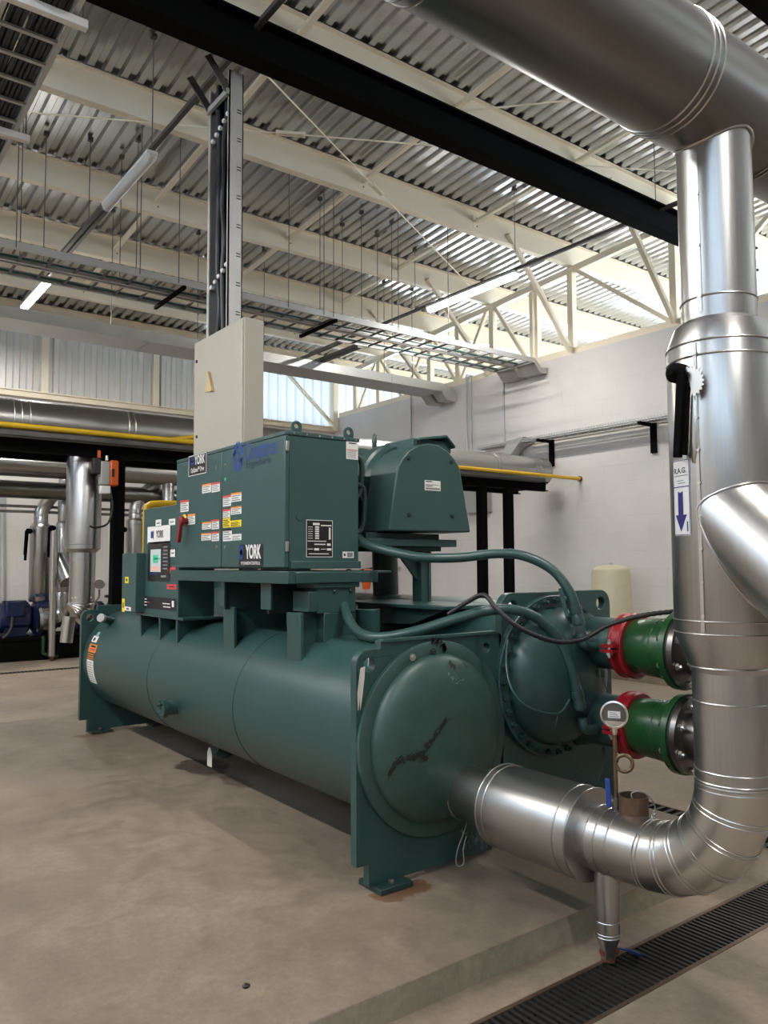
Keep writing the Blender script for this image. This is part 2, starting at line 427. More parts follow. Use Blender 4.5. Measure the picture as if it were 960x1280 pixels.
# thermometer well near the far plate
mb = MB().tube([on_shell(7.55, .95, -.02), on_shell(7.45, .80, .10)], .035, 'green', 14)
mb.cyl(on_shell(7.45, .80, .10), on_shell(7.43, .78, .125), .040, 'grey_p', 14)
mb.build('sensor_well', shell)

# --- tube plates
def rounded(outline, rads, n=6):
    out = []; k = len(outline)
    for i in range(k):
        p = V((*outline[i], 0)); r_ = rads[i]
        if not r_: out.append((p.x, p.y)); continue
        a = (V((*outline[i-1], 0))-p).normalized(); b = (V((*outline[(i+1) % k], 0))-p).normalized()
        ang = a.angle(b); t = r_/math.tan(ang/2); c = p + (a+b).normalized()*(r_/math.sin(ang/2))
        s0 = p+a*t-c; s1 = p+b*t-c; a0 = math.atan2(s0.y, s0.x); a1 = math.atan2(s1.y, s1.x); dd = (a1-a0+math.pi) % (2*math.pi)-math.pi
        for j in range(n+1): out.append((c.x+r_*math.cos(a0+dd*j/n), c.y+r_*math.sin(a0+dd*j/n)))
    return out
eo = rounded([(2.235, .135), (2.31, .135), (2.31, .03), (3.14, .03), (3.14, .135), (3.225, .135), (3.225, 1.215), (2.385, 1.215), (2.385, 1.175), (2.235, 1.175)],
             [0]*9+[.075])
for yy, nm in ((YN, 'tube_plate'), (YF, 'tube_plate')):
    o = MB().holed(eo, [(2.315, 1.10, .036), (3.12, 1.13, .028)], (0, yy, 0), (1, 0, 0), (0, 0, 1), (0, .05, 0), 'green').build(nm, ch, bevel=.004)
    if yy == YN:
        plateN = o
        MB().box((2.39, YN-.012, 1.205), (3.20, YN+.03, 1.222), 'green').build('top_flange', plateN, bevel=.003)
        MB().box((2.245, YN-.004, .14), (2.27, YN, 1.08), 'green').build('edge_strip', plateN)
    x0, x1 = 2.34, 3.1
    for xx in (2.43, 3.03):
        if yy == YN and xx > 3: continue
        f = MB()
        f.box((xx-.10, yy-.07, .0), (xx+.10, yy+.12, .028), 'green_dark')
        f.cyl((xx-.01, yy-.035, .028), (xx-.01, yy-.035, .05), .016, 'dark_steel', 6)
        f.build('foot_plate', ch, bevel=.003)
ko = rounded([(3.255, .03), (4.245, .03), (4.245, 1.43), (3.255, 1.43)], [0, 0, .09, .09])
for yy in (YN+.01, YF):
    o = MB().holed(ko, [(4.15, 1.345, .042), (3.35, 1.345, .042)], (0, yy, 0), (1, 0, 0), (0, 0, 1), (0, .05, 0), 'green').build('tube_plate', ch, bevel=.004, label='taller green condenser tube plate')
    if yy < 4: plateK = o
MB().box((3.227, YN+.015, .1), (3.253, YN+.03, 1.2), 'black').build('gap_shade', ch)  # black strip painted in for the shade in the gap between the plates

# --- evaporator head: flange ring and dished end, scuffed
hc = V((2.735, YN, .695))
mb = MB().lathe(hc, (0, -1, 0), [(0, .50), (.022, .50), (.026, .494), (.026, .435)], 'green_worn', 96)
prof = []
for i in range(15):
    a = i/14*math.pi/2; prof.append((.026+.105*math.sin(a), .432*math.cos(a)**.75 if i < 14 else .001))
mb.lathe(hc, (0, -1, 0), prof, 'green_worn', 96)
head = mb.build('water_box_head', ch)
def dome(x, z, off=.002):
    r_ = min(math.hypot(x-hc.x, z-hc.z), .4319)
    ca = (r_/.432)**(1/.75); a = math.acos(min(1, ca))
    return V((x, YN-.026-.105*math.sin(a)-off, z))
# two small plugs high on the dome
for px, py, c, rr in ((525, 823, 'steel', .012), (551, 816, 'green_dark', .012)):
    p = at(px, py, y=YN-.09); q = dome(p.x, p.z)
    MB().lathe(q+V((0, .004, 0)), (0, -1, 0), [(0, rr*1.6), (.006, rr*1.6), (.006, rr), (.018, rr*.9)], c, 10).build('vent_plug', head)
# black transport scuffs (irregular flakes lying on the steel)
rs = random.Random(3)
def flakes(path, width, n, smax, m_, name, lab):
    s_ = MB()
    P = smoothpath([V((p.x, 0, p.z)) for p in (at(a, b, y=YN-.13) for a, b in path)], 8)
    for _ in range(n):
        k = rs.random()*(len(P)-1); i = int(k); p = P[i].lerp(P[min(i+1, len(P)-1)], k-i)
        w = width*(.35+.65*math.sin(math.pi*min(1, k/(len(P)-1)*.9+.08)))
        x = p.x+rs.gauss(0, w*.5); z = p.z+rs.gauss(0, w); sz = smax*(.25+.75*rs.random()); an = rs.random()*.5+.5
        pts = []
        for j in range(7):
            t = j/7*2*math.pi; rr = sz*(.5+.6*rs.random())
            pts.append(dome(x+rr*1.5*math.cos(t)*math.cos(an)-rr*.5*math.sin(t)*math.sin(an), z+rr*1.5*math.cos(t)*math.sin(an)+rr*.5*math.sin(t)*math.cos(an), .0022))
        s_.add(pts, [tuple(range(7))], m_)
    s_.build(name, head, smooth=0, label=lab)
flakes([(493, 978), (497, 960), (508, 950), (525, 943), (540, 925), (550, 912), (557, 898)], .011, 230, .012, 'scuff', 'scuff_mark', 'long black curved scuff on the dome')
flakes([(512, 948), (525, 946), (534, 949)], .010, 70, .012, 'scuff', 'scuff_mark', 'short black scuff on the dome')
flakes([(555, 898), (566, 900), (580, 899)], .004, 12, .007, 'scuff', 'scuff_mark', 'dotted black scuff on the dome')
flakes([(556, 803), (568, 806), (572, 815)], .014, 80, .012, 'scuff', 'scuff_mark', 'black scuff at the top of the dome')
flakes([(570, 829), (575, 836)], .007, 30, .014, 'scuff', 'scuff_mark', 'square black scuff near the top of the dome')
flakes([(565, 842), (572, 850), (585, 850)], .010, 40, .006, 'bare', 'scuff_mark', 'pale rubbed patch near the top of the dome')
flakes([(590, 830), (592, 838)], .004, 8, .008, 'scuff', 'scuff_mark', 'small black nick on the right rim')
# pale scratches on the lower right of the plate
s_ = MB()
for _ in range(60):
    p = at(rs.uniform(575, 612), rs.uniform(1030, 1062), y=YN-.002); L = rs.uniform(.004, .03)
    if p.x > 3.19 or p.z < .04: continue
    s_.box((p.x-.0015, YN-.0012, p.z-L/2), (p.x+rs.uniform(.0005, .003), YN, p.z+L/2), 'bare')
s_.build('scratch_marks', plateN, smooth=0)['kind'] = 'stuff'

# wire seal loop hanging below the nozzle
w = MB(); pts = [at(a, b, y=YN-.03) for a, b in ((584, 1026), (580, 1040), (572, 1062), (570, 1078), (574, 1083), (580, 1078), (579, 1062), (583, 1045))]
w.tube(smoothpath(pts, 5), .003, 'grey_p', 6); w.build('seal_wire', ch)

# --- condenser shell and head with ring of bolts
mb = MB().lathe((KC.x, YN+.05, KC.z), Y_, [(0, KR), (YF-YN, KR)], 'green', 96)
kshell = mb.build('condenser_shell', ch)
kc = V((3.665, YN+.01, .935))
mb = MB().lathe(kc, (0, -1, 0), [(0, .475), (.035, .475), (.04, .47), (.04, .41)], 'green', 96)
prof = [(.04+.19*math.sin(i/14*math.pi/2), .405*math.cos(i/14*math.pi/2)**.8 if i < 14 else .001) for i in range(15)]
mb.lathe(kc, (0, -1, 0), prof, 'green', 96)
khead = mb.build('water_box_head', ch, label='green dished condenser head with bolted rim')
bolt = MB().lathe(kc+V((0, -.04, .445)), (0, -1, 0), [(0, .020), (.022, .020), (.022, .011), (.04, .011)], 'green_dark', 6).build('bolt', khead, smooth=20)
for k in range(1, 32):
    b2 = bolt.copy(); COL.objects.link(b2); b2.parent = khead
    b2.matrix_basis = Matrix.Translation(kc) @ Matrix.Rotation(2*math.pi*k/32, 4, 'Y') @ Matrix.Translation(-kc)
# small dome fitting at the top
MB().lathe(kc+V((.03, -.12, .34)), (0, -1, .35), [(0, .03), (.05, .03), (.05, .02), (.07, .018)], 'green', 8).build('vent_plug', khead)

# --- condenser nozzles
NX, NZU, NZL, NR = 3.90, 1.125, .675, .152
for zz in (NZU, NZL):
    mb = MB().lathe((NX, YN-.05, zz), (0, -1, 0), [(0, NR+.025), (.02, NR+.015), (.05, NR), (.40, NR)], 'green', 48)
    # cable gland boss on top of each nozzle
    nz = mb.build('condenser_nozzle', ch, label='upper green nozzle' if zz > 1 else 'lower green nozzle')
    w = MB()
    for (a, b) in (((NX-.05, 2.98, zz-NR-.0), (NX-.05, 2.98, zz-NR-.045)),):
        w.cyl(a, b, .012, 'green_dark', 10)
    c = V((NX-.05, 2.98, zz-NR-.045))
    w.tube(smoothpath([c, c+V((-.02, 0, -.06)), c+V((-.055, 0, -.13)), c+V((-.02, 0, -.16)), c+V((.05, 0, -.15)), c+V((.07, 0, -.10)), c+V((.02, -.01, -.07)), c]), .0022, 'green_dark', 6)
    w.build('seal_wire', nz)

# --- teal power conduits bending from the drive to the nozzle sensors
def hose(pts, r_, m_, name, parent, lab=None, bands=()):
    P = smoothpath([at(a, b, y=yy) for a, b, yy in pts], 8)
    mb = MB().tube(P, r_, m_, 16)
    for k in bands:
        i = int(k*(len(P)-1)); d = (P[min(i+1, len(P)-1)]-P[i-1]).normalized()
        mb.lathe(P[i]-d*.012, d, [(0, r_*1.06), (.024, r_*1.06)], m_, 16)
    return mb.build(name, parent, label=lab), P
hA, PA = hose([(448, 672, 4.15), (457, 680, 4.0), (490, 690, 3.8), (530, 697, 3.62), (575, 697, 3.5), (620, 692, 3.38), (655, 695, 3.25), (690, 712, 3.12), (712, 740, 3.03), (720, 765, 3.0)], .029, 'green', 'conduit', ch, 'upper thick green conduit curving to the upper nozzle', (.28, .62))
hB, PB = hose([(436, 716, 4.35), (428, 738, 4.15), (433, 768, 3.92), (448, 790, 3.75), (475, 797, 3.55), (520, 789, 3.40), (565, 775, 3.30), (605, 764, 3.2), (640, 762, 3.13), (670, 772, 3.08), (695, 795, 3.03), (712, 830, 2.99), (722, 870, 2.97)], .029, 'green', 'conduit', ch, 'lower thick green conduit sagging to the lower nozzle', (.75,))
for P, zz in ((PA, NZU), (PB, NZL)):
    e = P[-1]; d = (P[-1]-P[-3]).normalized(); t = V((NX-.02, 2.95, zz+.02))
    mb = MB().lathe(e-d*.06, d, [(0, .031), (.03, .031), (.03, .037), (.07, .037), (.07, .030), (.09, .036), (.13, .036), (.13, .026), (.14, .026)], 'green', 14)
    g = e+d*.13; mb.tube(smoothpath([g, g+d*.06, (g+d*.1).lerp(t, .4), t]), .028, 'green', 12)
    mb.bar(e-d*.14+V((-.052, .03, 0)), e+d*.03+V((-.052, .03, 0)), .010, .022, 'green')
    mb.build('conduit_fitting', ch)
# thin capillary line on the condenser head
cap = [at(a, b, y=yy) for a, b, yy in ((635, 800, 3.12), (633, 830, 3.1), (640, 862, 3.03), (662, 885, 2.96), (697, 892, 2.93), (712, 875, 2.93))]
MB().tube(smoothpath(cap), .006, 'green', 8).build('capillary_line', khead)
wl = [at(a, b, y=yy) for a, b, yy in ((697, 895, 2.95), (694, 915, 2.95), (703, 935, 3.0), (720, 955, 3.05), (745, 975, 3.1))]
MB().tube(smoothpath(wl), .0025, 'green_dark', 6).build('capillary_line', khead)

# --- saddle brackets welded on the shell and hangers under the platform
def saddle(ys, xs, ztop, w, name='saddle_bracket'):
    mb = MB(); pts = []
    for i in range(13):
        x = xs+.02+(EC.x+.30-xs-.02)*i/12; dz = math.sqrt(max(0, ER**2-(x-EC.x)**2)); pts.append(V((x, ys+.01, EC.z+dz-.01)))
    pts += [V((EC.x+.30, ys+.01, ztop)), V((xs+.02, ys+.01, ztop))]
    mb.prism(pts, (0, -.02, 0), 'green')
    dz = math.sqrt(ER**2-(xs-EC.x)**2)
    mb.prism([V((xs, ys+w/2, EC.z+dz-.14)), V((xs, ys-w/2, EC.z+dz-.14)), V((xs-.01, ys-w/2, ztop)), V((xs-.01, ys+w/2, ztop))], (.025, 0, 0), 'green')
    mb.build(name, ch, bevel=.004)
saddle(4.95, 2.40, 1.315, .16); saddle(4.08, 2.40, 1.315, .16); saddle(5.78, 2.37, 1.185, .03); saddle(6.13, 2.37, 1.185, .03); saddle(6.56, 2.37, 1.185, .03)
mb = MB()
for ys in (4.95, 4.08):
    MB().box((EC.x+.1, ys-.2, 1.10), (EC.x+.14, ys+.2, 1.32), 'green').build('saddle_web', ch)
PX0, PX1, PY0, PY1 = 2.285, 2.93, 3.96, 5.72
mb = MB().box((PX0, PY0, 1.488), (PX0+.05, PY1, 1.562), 'green').box((PX1-.05, PY0, 1.488), (PX1, PY1, 1.562), 'green')
for yy in (PY0+.05, 4.6, PY1-.05): mb.box((PX0+.05, yy-.05, 1.49), (PX1-.05, yy+.05, 1.555), 'green')
mb.box((PX0+.02, PY0+.02, 1.545), (PX1+.12, PY1-.02, 1.560), 'green')
mb.build('platform_frame', ch, bevel=.004)
for ys, w, lab in ((4.32, .13, None), (4.93, .06, None)):
    mb = MB().box((2.335, ys-w/2, 1.325), (2.352, ys+w/2, 1.49), 'green').box((2.352, ys-.01, 1.30), (3.0, ys+.01, 1.49), 'green_dark')
    mb.build('hanger_bracket', ch, bevel=.003)
# boxed cross beam at the near end with bolts
mb = MB().box((2.50, 3.99, 1.31), (2.78, 4.16, 1.488), 'green').box((2.47, 3.975, 1.46), (2.80, 4.18, 1.49), 'green').box((2.44, 3.985, 1.32), (2.50, 4.17, 1.44), 'green')
for xx in (2.62, 2.74): mb.cyl((xx, 3.99, 1.44), (xx, 3.975, 1.44), .012, 'green_dark', 6)
mb.box((2.55, 3.99, 1.05), (2.78, 4.10, 1.31), 'green')
mb.build('cross_beam', ch, bevel=.004)

# --- drive cabinet
DX, DY0, DY1, DZ0, DZ1, DXB = 2.30, 4.03, 5.66, 1.575, 2.385, 2.83
cab = MB().box((DX+.03, DY0, DZ0), (DXB, DY1, DZ1), 'cab_green')
cab.box((DX+.0, DY0-.006, DZ1-.018), (DXB+.008, DY1+.006, DZ1+.006), 'cab_green')
cab.box((DX+.04, DY0-.02, DZ0), (DXB+.005, DY0, DZ0+.045), 'cab_green')
cabo = cab.build('drive_cabinet', ch, bevel=.004, label='big green drive cabinet with two doors')
ysplit = at(277, 640, x=DX).y
facew = frame_fn((DX, 0, 0), (0, -1, 0), (0, 0, 1))         # u = -y, v = z  (seen from -X)
def door(y0, y1, nm):
    mb = MB().box((DX, y0, DZ0+.008), (DX+.028, y1, DZ1-.02), 'cab_green')
    return mb.build('door', cabo, bevel=.005, label=nm)
d_left = door(ysplit+.004, DY1, 'left cabinet door with red handle'); d_right = door(DY0-.004, ysplit-.004, 'right cabinet door')
MB().box((DX+.012, ysplit-.0035, DZ0+.01), (DX+.02, ysplit+.0035, DZ1-.02), 'black').build('door_seal', cabo)
# hinges
for py in (557, 683):
    p = at(357, py, x=DX); MB().box((DX+.004, DY0-.016, p.z-.03), (DX+.022, DY0-.004, p.z+.03), 'steel').build('hinge', cabo, bevel=.002)
# latches
for px, py in ((271, 584), (271, 684), (282, 581), (282, 684), (282, 599)):
    p = at(px, py, x=DX); c = 'steel' if py != 599 else 'screen_g'
    MB().lathe((DX, p.y, p.z), (-1, 0, 0), [(0, .011), (.004, .011), (.004, .007), (.007, .006)], c, 14).build('latch' if py != 599 else 'indicator_lamp', cabo)
def px_rect(x0, y0, x1, y1, off=0):
    a = at(x0, y0, x=DX); b = at(x1, y1, x=DX); return -a.y, b.z, -b.y, a.z   # u0,v0,u1,v1
def label_face(name, rect, base, bits, fnbase, off, parent, lab=None, texts=()):
    u0, v0, u1, v1 = rect; mb = MB(); f = lambda o: (lambda u, v: fnbase(u, v, o))
    mb.quadpatch(f(off), u0, u1, v0, v1, base)
    for (a, b, c, d, m_) in bits:
        mb.quadpatch(f(off+.0012), u0+(u1-u0)*a, u0+(u1-u0)*b, v0+(v1-v0)*c, v0+(v1-v0)*d, m_)
    for (t, sz, a, c, m_, bold, sx) in texts:
        mb.text(t, sz*(v1-v0), f(off+.0014), m_, u0+(u1-u0)*a, v0+(v1-v0)*c, bold=bold, sx=sx)
    return mb.build(name, parent, smooth=0, label=lab)
fw = lambda u, v, o=0: V((DX-o, -u, v))
lines = lambda n, c='grey_ink': [(.08, .9-.18*(k % 2), .12+.72*k/n, .12+.72*k/n+.35/n, c) for k in range(n)]
stk = [  # px rect, header colour
    (253, 606, 264, 615, 'orange', 3), (265, 604, 275, 614, 'redl', 4), (226, 626, 236, 639, 'redl', 4), (235, 643, 244, 655, 'orange', 4),
    (253, 653, 264, 661, 'orange', 3), (265, 650, 274, 661, 'redl', 4), (252, 667, 264, 675, 'orange', 3), (265, 665, 274, 676, 'redl', 4),
    (279, 620, 289, 632, 'redl', 4), (289, 617, 302, 626, 'orange', 3), (279, 637, 288, 649, 'redl', 4), (289, 634, 302, 642, 'orange', 3),
    (279, 661, 290, 676, 'ink', 4), (290, 668, 302, 675, 'white', 3)]
for x0, y0, x1, y1, hc_, n in stk:
    par = d_left if x0 < 277 else d_right
    label_face('warning_sticker', px_rect(x0, y0, x1, y1), 'white', [(0, 1, .80, 1, hc_)]+lines(n), fw, .0015, par)
for x0, y0, x1, y1 in ((279, 647, 288, 659), (288, 651, 302, 658)):
    label_face('warning_sticker', px_rect(x0, y0, x1, y1), 'yellow_l', lines(4, 'ink'), fw, .0018, d_right, 'yellow warning sticker')
# name badge on the left door
r_ = px_rect(236, 570.5, 259, 591.5)
label_face('badge', r_, 'blackplate', [(.02, .98, .02, .05, 'white'), (.02, .98, .95, .98, 'white'), (.02, .04, .02, .98, 'white'), (.96, .98, .02, .98, 'white'), (.12, .28, .55, .86, 'blue'), (.18, .22, .58, .83, 'white'), (.13, .27, .68, .73, 'white')], fw, .002, d_left,
           'black badge with white lettering', [('YORK', .58, .62, .69, 'white', .02, .70), ('OptiSpeed™ Drive', .30, .5, .27, 'white', .015, .62)])
# name badge low on the right door
r_ = px_rect(299, 681, 329, 708)
label_face('badge', r_, 'blackplate', [(.02, .18, .34, .96, 'blue'), (.085, .115, .48, .82, 'white'), (.04, .16, .62, .67, 'white'), (.055, .085, .55, .75, 'white'), (.115, .145, .55, .75, 'white')], fw, .002, d_right,
           'black badge with large white lettering', [('YORK', .85, .61, .63, 'white', .035, .62), ('BY JOHNSON CONTROLS', .20, .5, .14, 'white', .012, .78)])
# contractor logo: a blue diamond of four leaves round a ring, and the name
c = at(297.5, 571, x=DX); mb = MB(); f = lambda u, v: V((DX-.0016, c.y-u, c.z+v))
w_, h_ = .088, .098
for k in range(4):
    sg = [(1, 1), (1, -1), (-1, -1), (-1, 1)][k]
    P = []
    outer = [(0, 1), (.5, .56), (1, 0)] if k % 2 == 0 else [(1, 0), (.5, .56), (0, 1)]
    n = 8
    for i in range(n+1):
        t = i/n*math.pi/2; P.append((w_*.86*math.sin(t)**1.25, h_*math.cos(t)**1.25))
    for i in range(n, -1, -1):
        t = (i/n*.9+.05)*math.pi/2; P.append((w_*.46*math.sin(t), h_*.42*math.cos(t)+.004))
    P = [(sg[0]*(a+.0035), sg[1]*(b+.0035)) for a, b in P]
    mb.poly(f, P if sg[0]*sg[1] > 0 else P[::-1], 'blue')
ring = []
for rr in (.030, .018):
    ring.append([f(rr*.95*math.cos(2*math.pi*i/24), rr*1.1*math.sin(2*math.pi*i/24)) for i in range(24)])
mb.rings(ring, 'blue', cap=False)
mb.poly(f, [(-.075, .008), (-.03, .022), (-.012, .04), (-.04, .045)], 'blue'); mb.poly(f, [(.075, -.008), (.03, -.022), (.012, -.04), (.04, -.045)], 'blue')
mb.build('company_logo', d_right, smooth=0, label='blue diamond logo')
mb = MB(); p = at(326, 562, x=DX); mb.text('Constarco', .15, lambda u, v: V((DX-.0016, p.y-u, p.z+v)), 'blue', bold=.02, sx=.66)
q = at(323, 577.5, x=DX); mb.text('Engenharia', .066, lambda u, v: V((DX-.0016, q.y-u, q.z+v)), 'teal_ink', bold=.01, sx=1.15)
mb.build('company_lettering', d_right, smooth=0, label='blue and grey company name')
# red rotary handle on a yellow disc
p = at(231, 650, x=DX)
mb = MB().lathe((DX, p.y, p.z), (-1, 0, 0), [(0, .042), (.008, .042), (.012, .038)], 'yellow', 24)
mb.build('handle_rosette', d_left, label='yellow disc')
p = at(228, 651, x=DX-.04); q = at(224, 678, x=DX-.05)
mb = MB().lathe((DX, p.y, p.z), (-1, 0, 0), [(0, .022), (.03, .022), (.035, .036), (.06, .034), (.066, .02)], 'redhandle', 20)
mb.bar((DX-.05, p.y, p.z), (DX-.056, q.y, q.z), .034, .026, 'redhandle', (-1, 0, 0))
mb.build('rotary_handle', d_left, bevel=.004, label='dark red rotary handle')
# right side: rating plate, labels, plug, lid screws
fs = lambda u, v, o=0: V((u, DY0-o, v))
def sr(x0, y0, x1, y1):
    a = at(x0, y0, y=DY0); b = at(x1, y1, y=DY0); return a.x, b.z, b.x, a.z
rp = [(.0, 1, .0, .015, 'white'), (0, 1, .985, 1, 'white'), (0, .02, 0, 1, 'white'), (.98, 1, 0, 1, 'white'), (.25, .5, .86, .92, 'white'), (.55, .95, .84, .87, 'white')]
for k in range(6): rp += [(.07, .24, .50+.06*k, .515+.06*k, 'white'), (.33, .48, .49+.06*k, .53+.06*k, 'white')]
rp += [(.85, .92, .48, .80, 'white'), (.05, .75, .42, .44, 'white'), (.30, .72, .33, .36, 'white'), (.78, .92, .31, .37, 'white'), (.30, .48, .18, .24, 'white'), (.05, .26, .21, .225, 'white'), (.55, .75, .21, .225, 'white'), (.78, .95, .18, .24, 'white'), (.1, .85, .08, .10, 'white')]
label_face('rating_plate', sr(382.5, 649.5, 415.5, 696.5), 'blackplate', rp, fs, .002, cabo, 'black rating plate with white table')
label_face('sticker', sr(432.5, 551, 447.3, 575), 'white', [(.2, .8, .86, .92, 'ink'), (.05, .95, .5, .54, 'redl')]+[(.1, .8, .08+.07*k, .10+.07*k, 'grey_ink') for k in range(6)], fs, .002, cabo, 'white printed sheet')
label_face('sticker', sr(428, 689.5, 442, 697.5), 'white', [(.1, .25, .3, .7, 'ink'), (.40, .9, .15, .85, 'grey_ink')], fs, .002, cabo, 'white bar code sticker')
p = at(375, 646, y=DY0)
MB().lathe((p.x, DY0, p.z), (0, -1, 0), [(0, .026), (.004, .026), (.005, .022)], 'cab_green', 20).build('knockout_plug', cabo)
mb = MB()
for k in range(6): mb.lathe((DX+.06+k*.09, DY0-.006, DZ1-.006), (0, -1, 0), [(0, .006), (.003, .005)], 'steel', 8)
mb.build('lid_screws', cabo)
for px in (369.5, 434.5):
    p = at(px, 535, y=DY0+.03)
    MB().holed(rounded([(-.035, 0), (.035, 0), (.035, .075), (-.035, .075)], [0, 0, .033, .033]), [(0, .043, .017)], (p.x, DY0+.015, DZ1), (1, 0, 0), (0, 0, 1), (0, .014, 0), 'cab_green').build('lifting_eye', cabo, bevel=.002)

# --- operator control panel
UX = 2.36
pa = at(180, 641, x=UX); pb = at(222, 773, x=UX)
UY1, UY0, UZ0, UZ1 = pa.y, pb.y, pb.z, at(180, 637, x=UX).z
pan = MB().box((UX+.02, UY0, UZ0), (2.66, UY1, UZ1), 'cab_green').box((UX, UY0-.002, UZ0+.0), (UX+.03, UY1+.002, UZ1), 'cab_green')
pano = pan.build('control_panel', ch, bevel=.006, label='green operator panel with a lit screen')
fu = lambda u, v, o=0: V((UX-o, -u, v))
def ur(x0, y0, x1, y1):
    a = at(x0, y0, x=UX); b = at(x1, y1, x=UX); return -a.y, b.z, -b.y, a.z
label_face('badge', ur(185, 659, 213, 678), 'white', [(.16, .27, .32, .72, 'blue'), (.27, .29, .25, .78, 'ink')], fu, .003, pano, 'white name plate with black lettering', [('YORK', .58, .56, .5, 'ink', .03, .72)])
label_face('keypad', ur(185.5, 678, 212.5, 727), 'blackplate', [(.62, .66, .2+.08*k, .24+.08*k, 'blue') for k in range(8)]+[(.70, .9, .30+.09*k, .335+.09*k, 'grey_ink') for k in range(7)]+[(.1, .45, .165, .19, 'blue'), (.62, .85, .10, .15, 'grey_ink')], fu, .003, pano, 'black keypad surround')
label_face('screen', ur(189, 687, 201.5, 715), 'screen', [(.25, .75, .4, .75, 'screen_g'), (.35, .95, .55, .62, 'screen_g'), (.1, .9, .05, .25, 'screen_p')], fu, .0055, pano, 'small colour screen')
r_ = ur(180.5, 745, 220.5, 764)
label_face('logo_strip', r_, 'ink', [(.02, .10, .72-.26*k, .80-.26*k, 'white') for k in range(3)]+[(.10, .18, .46, .54, 'redl'), (.60, .82, .48, .56, 'white'), (.62, .84, .22, .30, 'white'), (.88, .94, .3, .8, 'white')], fu, .003, pano, 'black strip along the bottom')
for x0, y0, x1, y1, base in ((195, 650, 202, 658, 'white'), (211.5, 649, 219.5, 656, 'white'), (213.5, 687, 219.5, 696, 'white'), (213, 709, 220, 717, 'redl'), (209, 730, 221, 737, 'redl')):
    label_face('sticker', ur(x0, y0, x1, y1), base, [(.2, .8, .4, .6, 'grey_ink' if base == 'white' else 'ink')], fu, .003, pano)
MB().box((UX-.004, UY0+.02, at(0, 0, x=UX).z if False else UZ0+.47), (UX, UY0+.055, UZ0+.53), 'black').build('panel_switch', pano)
MB().box((2.345, 5.62, 1.185), (2.75, 6.62, 1.205), 'green').build('panel_shelf', ch, bevel=.003)

# --- narrow starter box left of the control panel
SX = 2.28
a = at(153, 692, x=SX); b = at(169, 765, x=SX)
so = MB().box((SX, b.y, b.z), (SX+.30, a.y, a.z), 'cab_green').build('junction_box', ch, bevel=.004, label='narrow green junction box')
fq = lambda u, v, o=0: V((SX-o, -u, v))
def qr(x0, y0, x1, y1):
    a_ = at(x0, y0, x=SX); b_ = at(x1, y1, x=SX); return -a_.y, b_.z, -b_.y, a_.z
for x0, y0, x1, y1, base in ((156.5, 721, 161, 729, 'yellow_l'), (153, 748, 156, 765, 'yellow_l'), (156, 758, 164, 764, 'white')):
    label_face('sticker', qr(x0, y0, x1, y1), base, [(.3, .7, .3, .7, 'ink')], fq, .002, so)

# --- motor with its arched end cover
MY = 3.99
cov = [(486, 663.5), (497.5, 583), (503, 572), (512, 562), (524, 556), (537, 554), (549, 556.5), (560, 564), (569, 574), (575, 585), (581, 620), (588.5, 665.5)]
C3 = [at(a_, b_, y=MY) for a_, b_ in cov]
cx = sum(p.x for p in (C3[0], C3[-1]))/2
mb = MB(); back = [V((cx+(p.x-cx)*1.0, MY+.26, p.z)) for p in C3]
mb.prism(C3, (0, .30, 0), 'cab_green')
mot = mb.build('motor', ch, bevel=.01, smooth=30, label='green motor under an arched end cover')
for px, py in ((511, 573), (564, 577.5), (511.5, 643.5), (565.5, 645)):
    p = at(px, py, y=MY); MB().lathe((p.x, MY, p.z), (0, -1, 0), [(0, .016), (.004, .016), (.004, .010), (.012, .008)], 'green_dark', 8).build('bolt', mot)
fm = lambda u, v, o=0: V((u, MY-o, v))
a = at(530.5, 600, y=MY); b = at(550.5, 614, y=MY)
label_face('sticker', (a.x, b.z, b.x, a.z), 'white', [(.05, .45, .84, .93, 'ink'), (.05, .9, .55, .6, 'grey_ink'), (.05, .5, .40, .47, 'ink'), (.05, .95, .1, .28, 'grey_ink')], fm, .002, mot, 'white sticker on the end cover')
zc = at(535, 612, y=MY).z+.03
mb = MB().lathe((cx+.01, MY+.28, zc), Y_, [(0, .30), (.08, .31), (.09, .33), (.20, .33), (.21, .29), (.50, .29), (.51, .345), (.58, .345), (.60, .30), (.75, .34), (1.0, .36), (1.25, .30)], 'green', 48)
mb.build('compressor_body', ch)
mb = MB()
for k in range(10): 
    t = .3+k*.25; mb.bar((cx+.01+.285*math.cos(t), MY+.52, zc+.285*math.sin(t)), (cx+.01+.285*math.cos(t), MY+.76, zc+.285*math.sin(t)), .012, .03, 'green')
mb.build('cooling_fins', mot)
# lidded terminal box on top
t0 = at(502, 556, y=MY+.20); t1 = at(556, 556, y=MY+.20); zt = at(530, 556, y=MY+.2).z
mb = MB().box((t0.x+.02, MY+.10, zt-.06), (t1.x-.03, MY+.42, zt+.02), 'cab_green')
mb.prism([(t0.x+.05, MY+.06, zt+.02), (t1.x-.10, MY+.06, zt+.06), (t1.x-.02, MY+.06, zt-.01), (t1.x-.025, MY+.06, zt-.03), (t1.x-.10, MY+.06, zt+.04), (t0.x+.05, MY+.06, zt+.0)], (0, .38, 0), 'cab_green')
mb.build('terminal_box', mot, bevel=.006)
p = at(468, 556, y=4.6)
mb = MB().cyl((p.x, 4.6, p.z-.10), (p.x, 4.6, p.z), .014, 'green', 10); mb.lathe((p.x, 4.6, p.z-.02), Z, [(0, .016), (.04, .022), (.09, .013), (.10, .004)], 'green', 12)
mb.lathe((p.x, 4.6, p.z-.08), Z, [(0, .05), (.02, .05), (.02, .02)], 'green', 16)
mb.build('eye_bolt', mot)
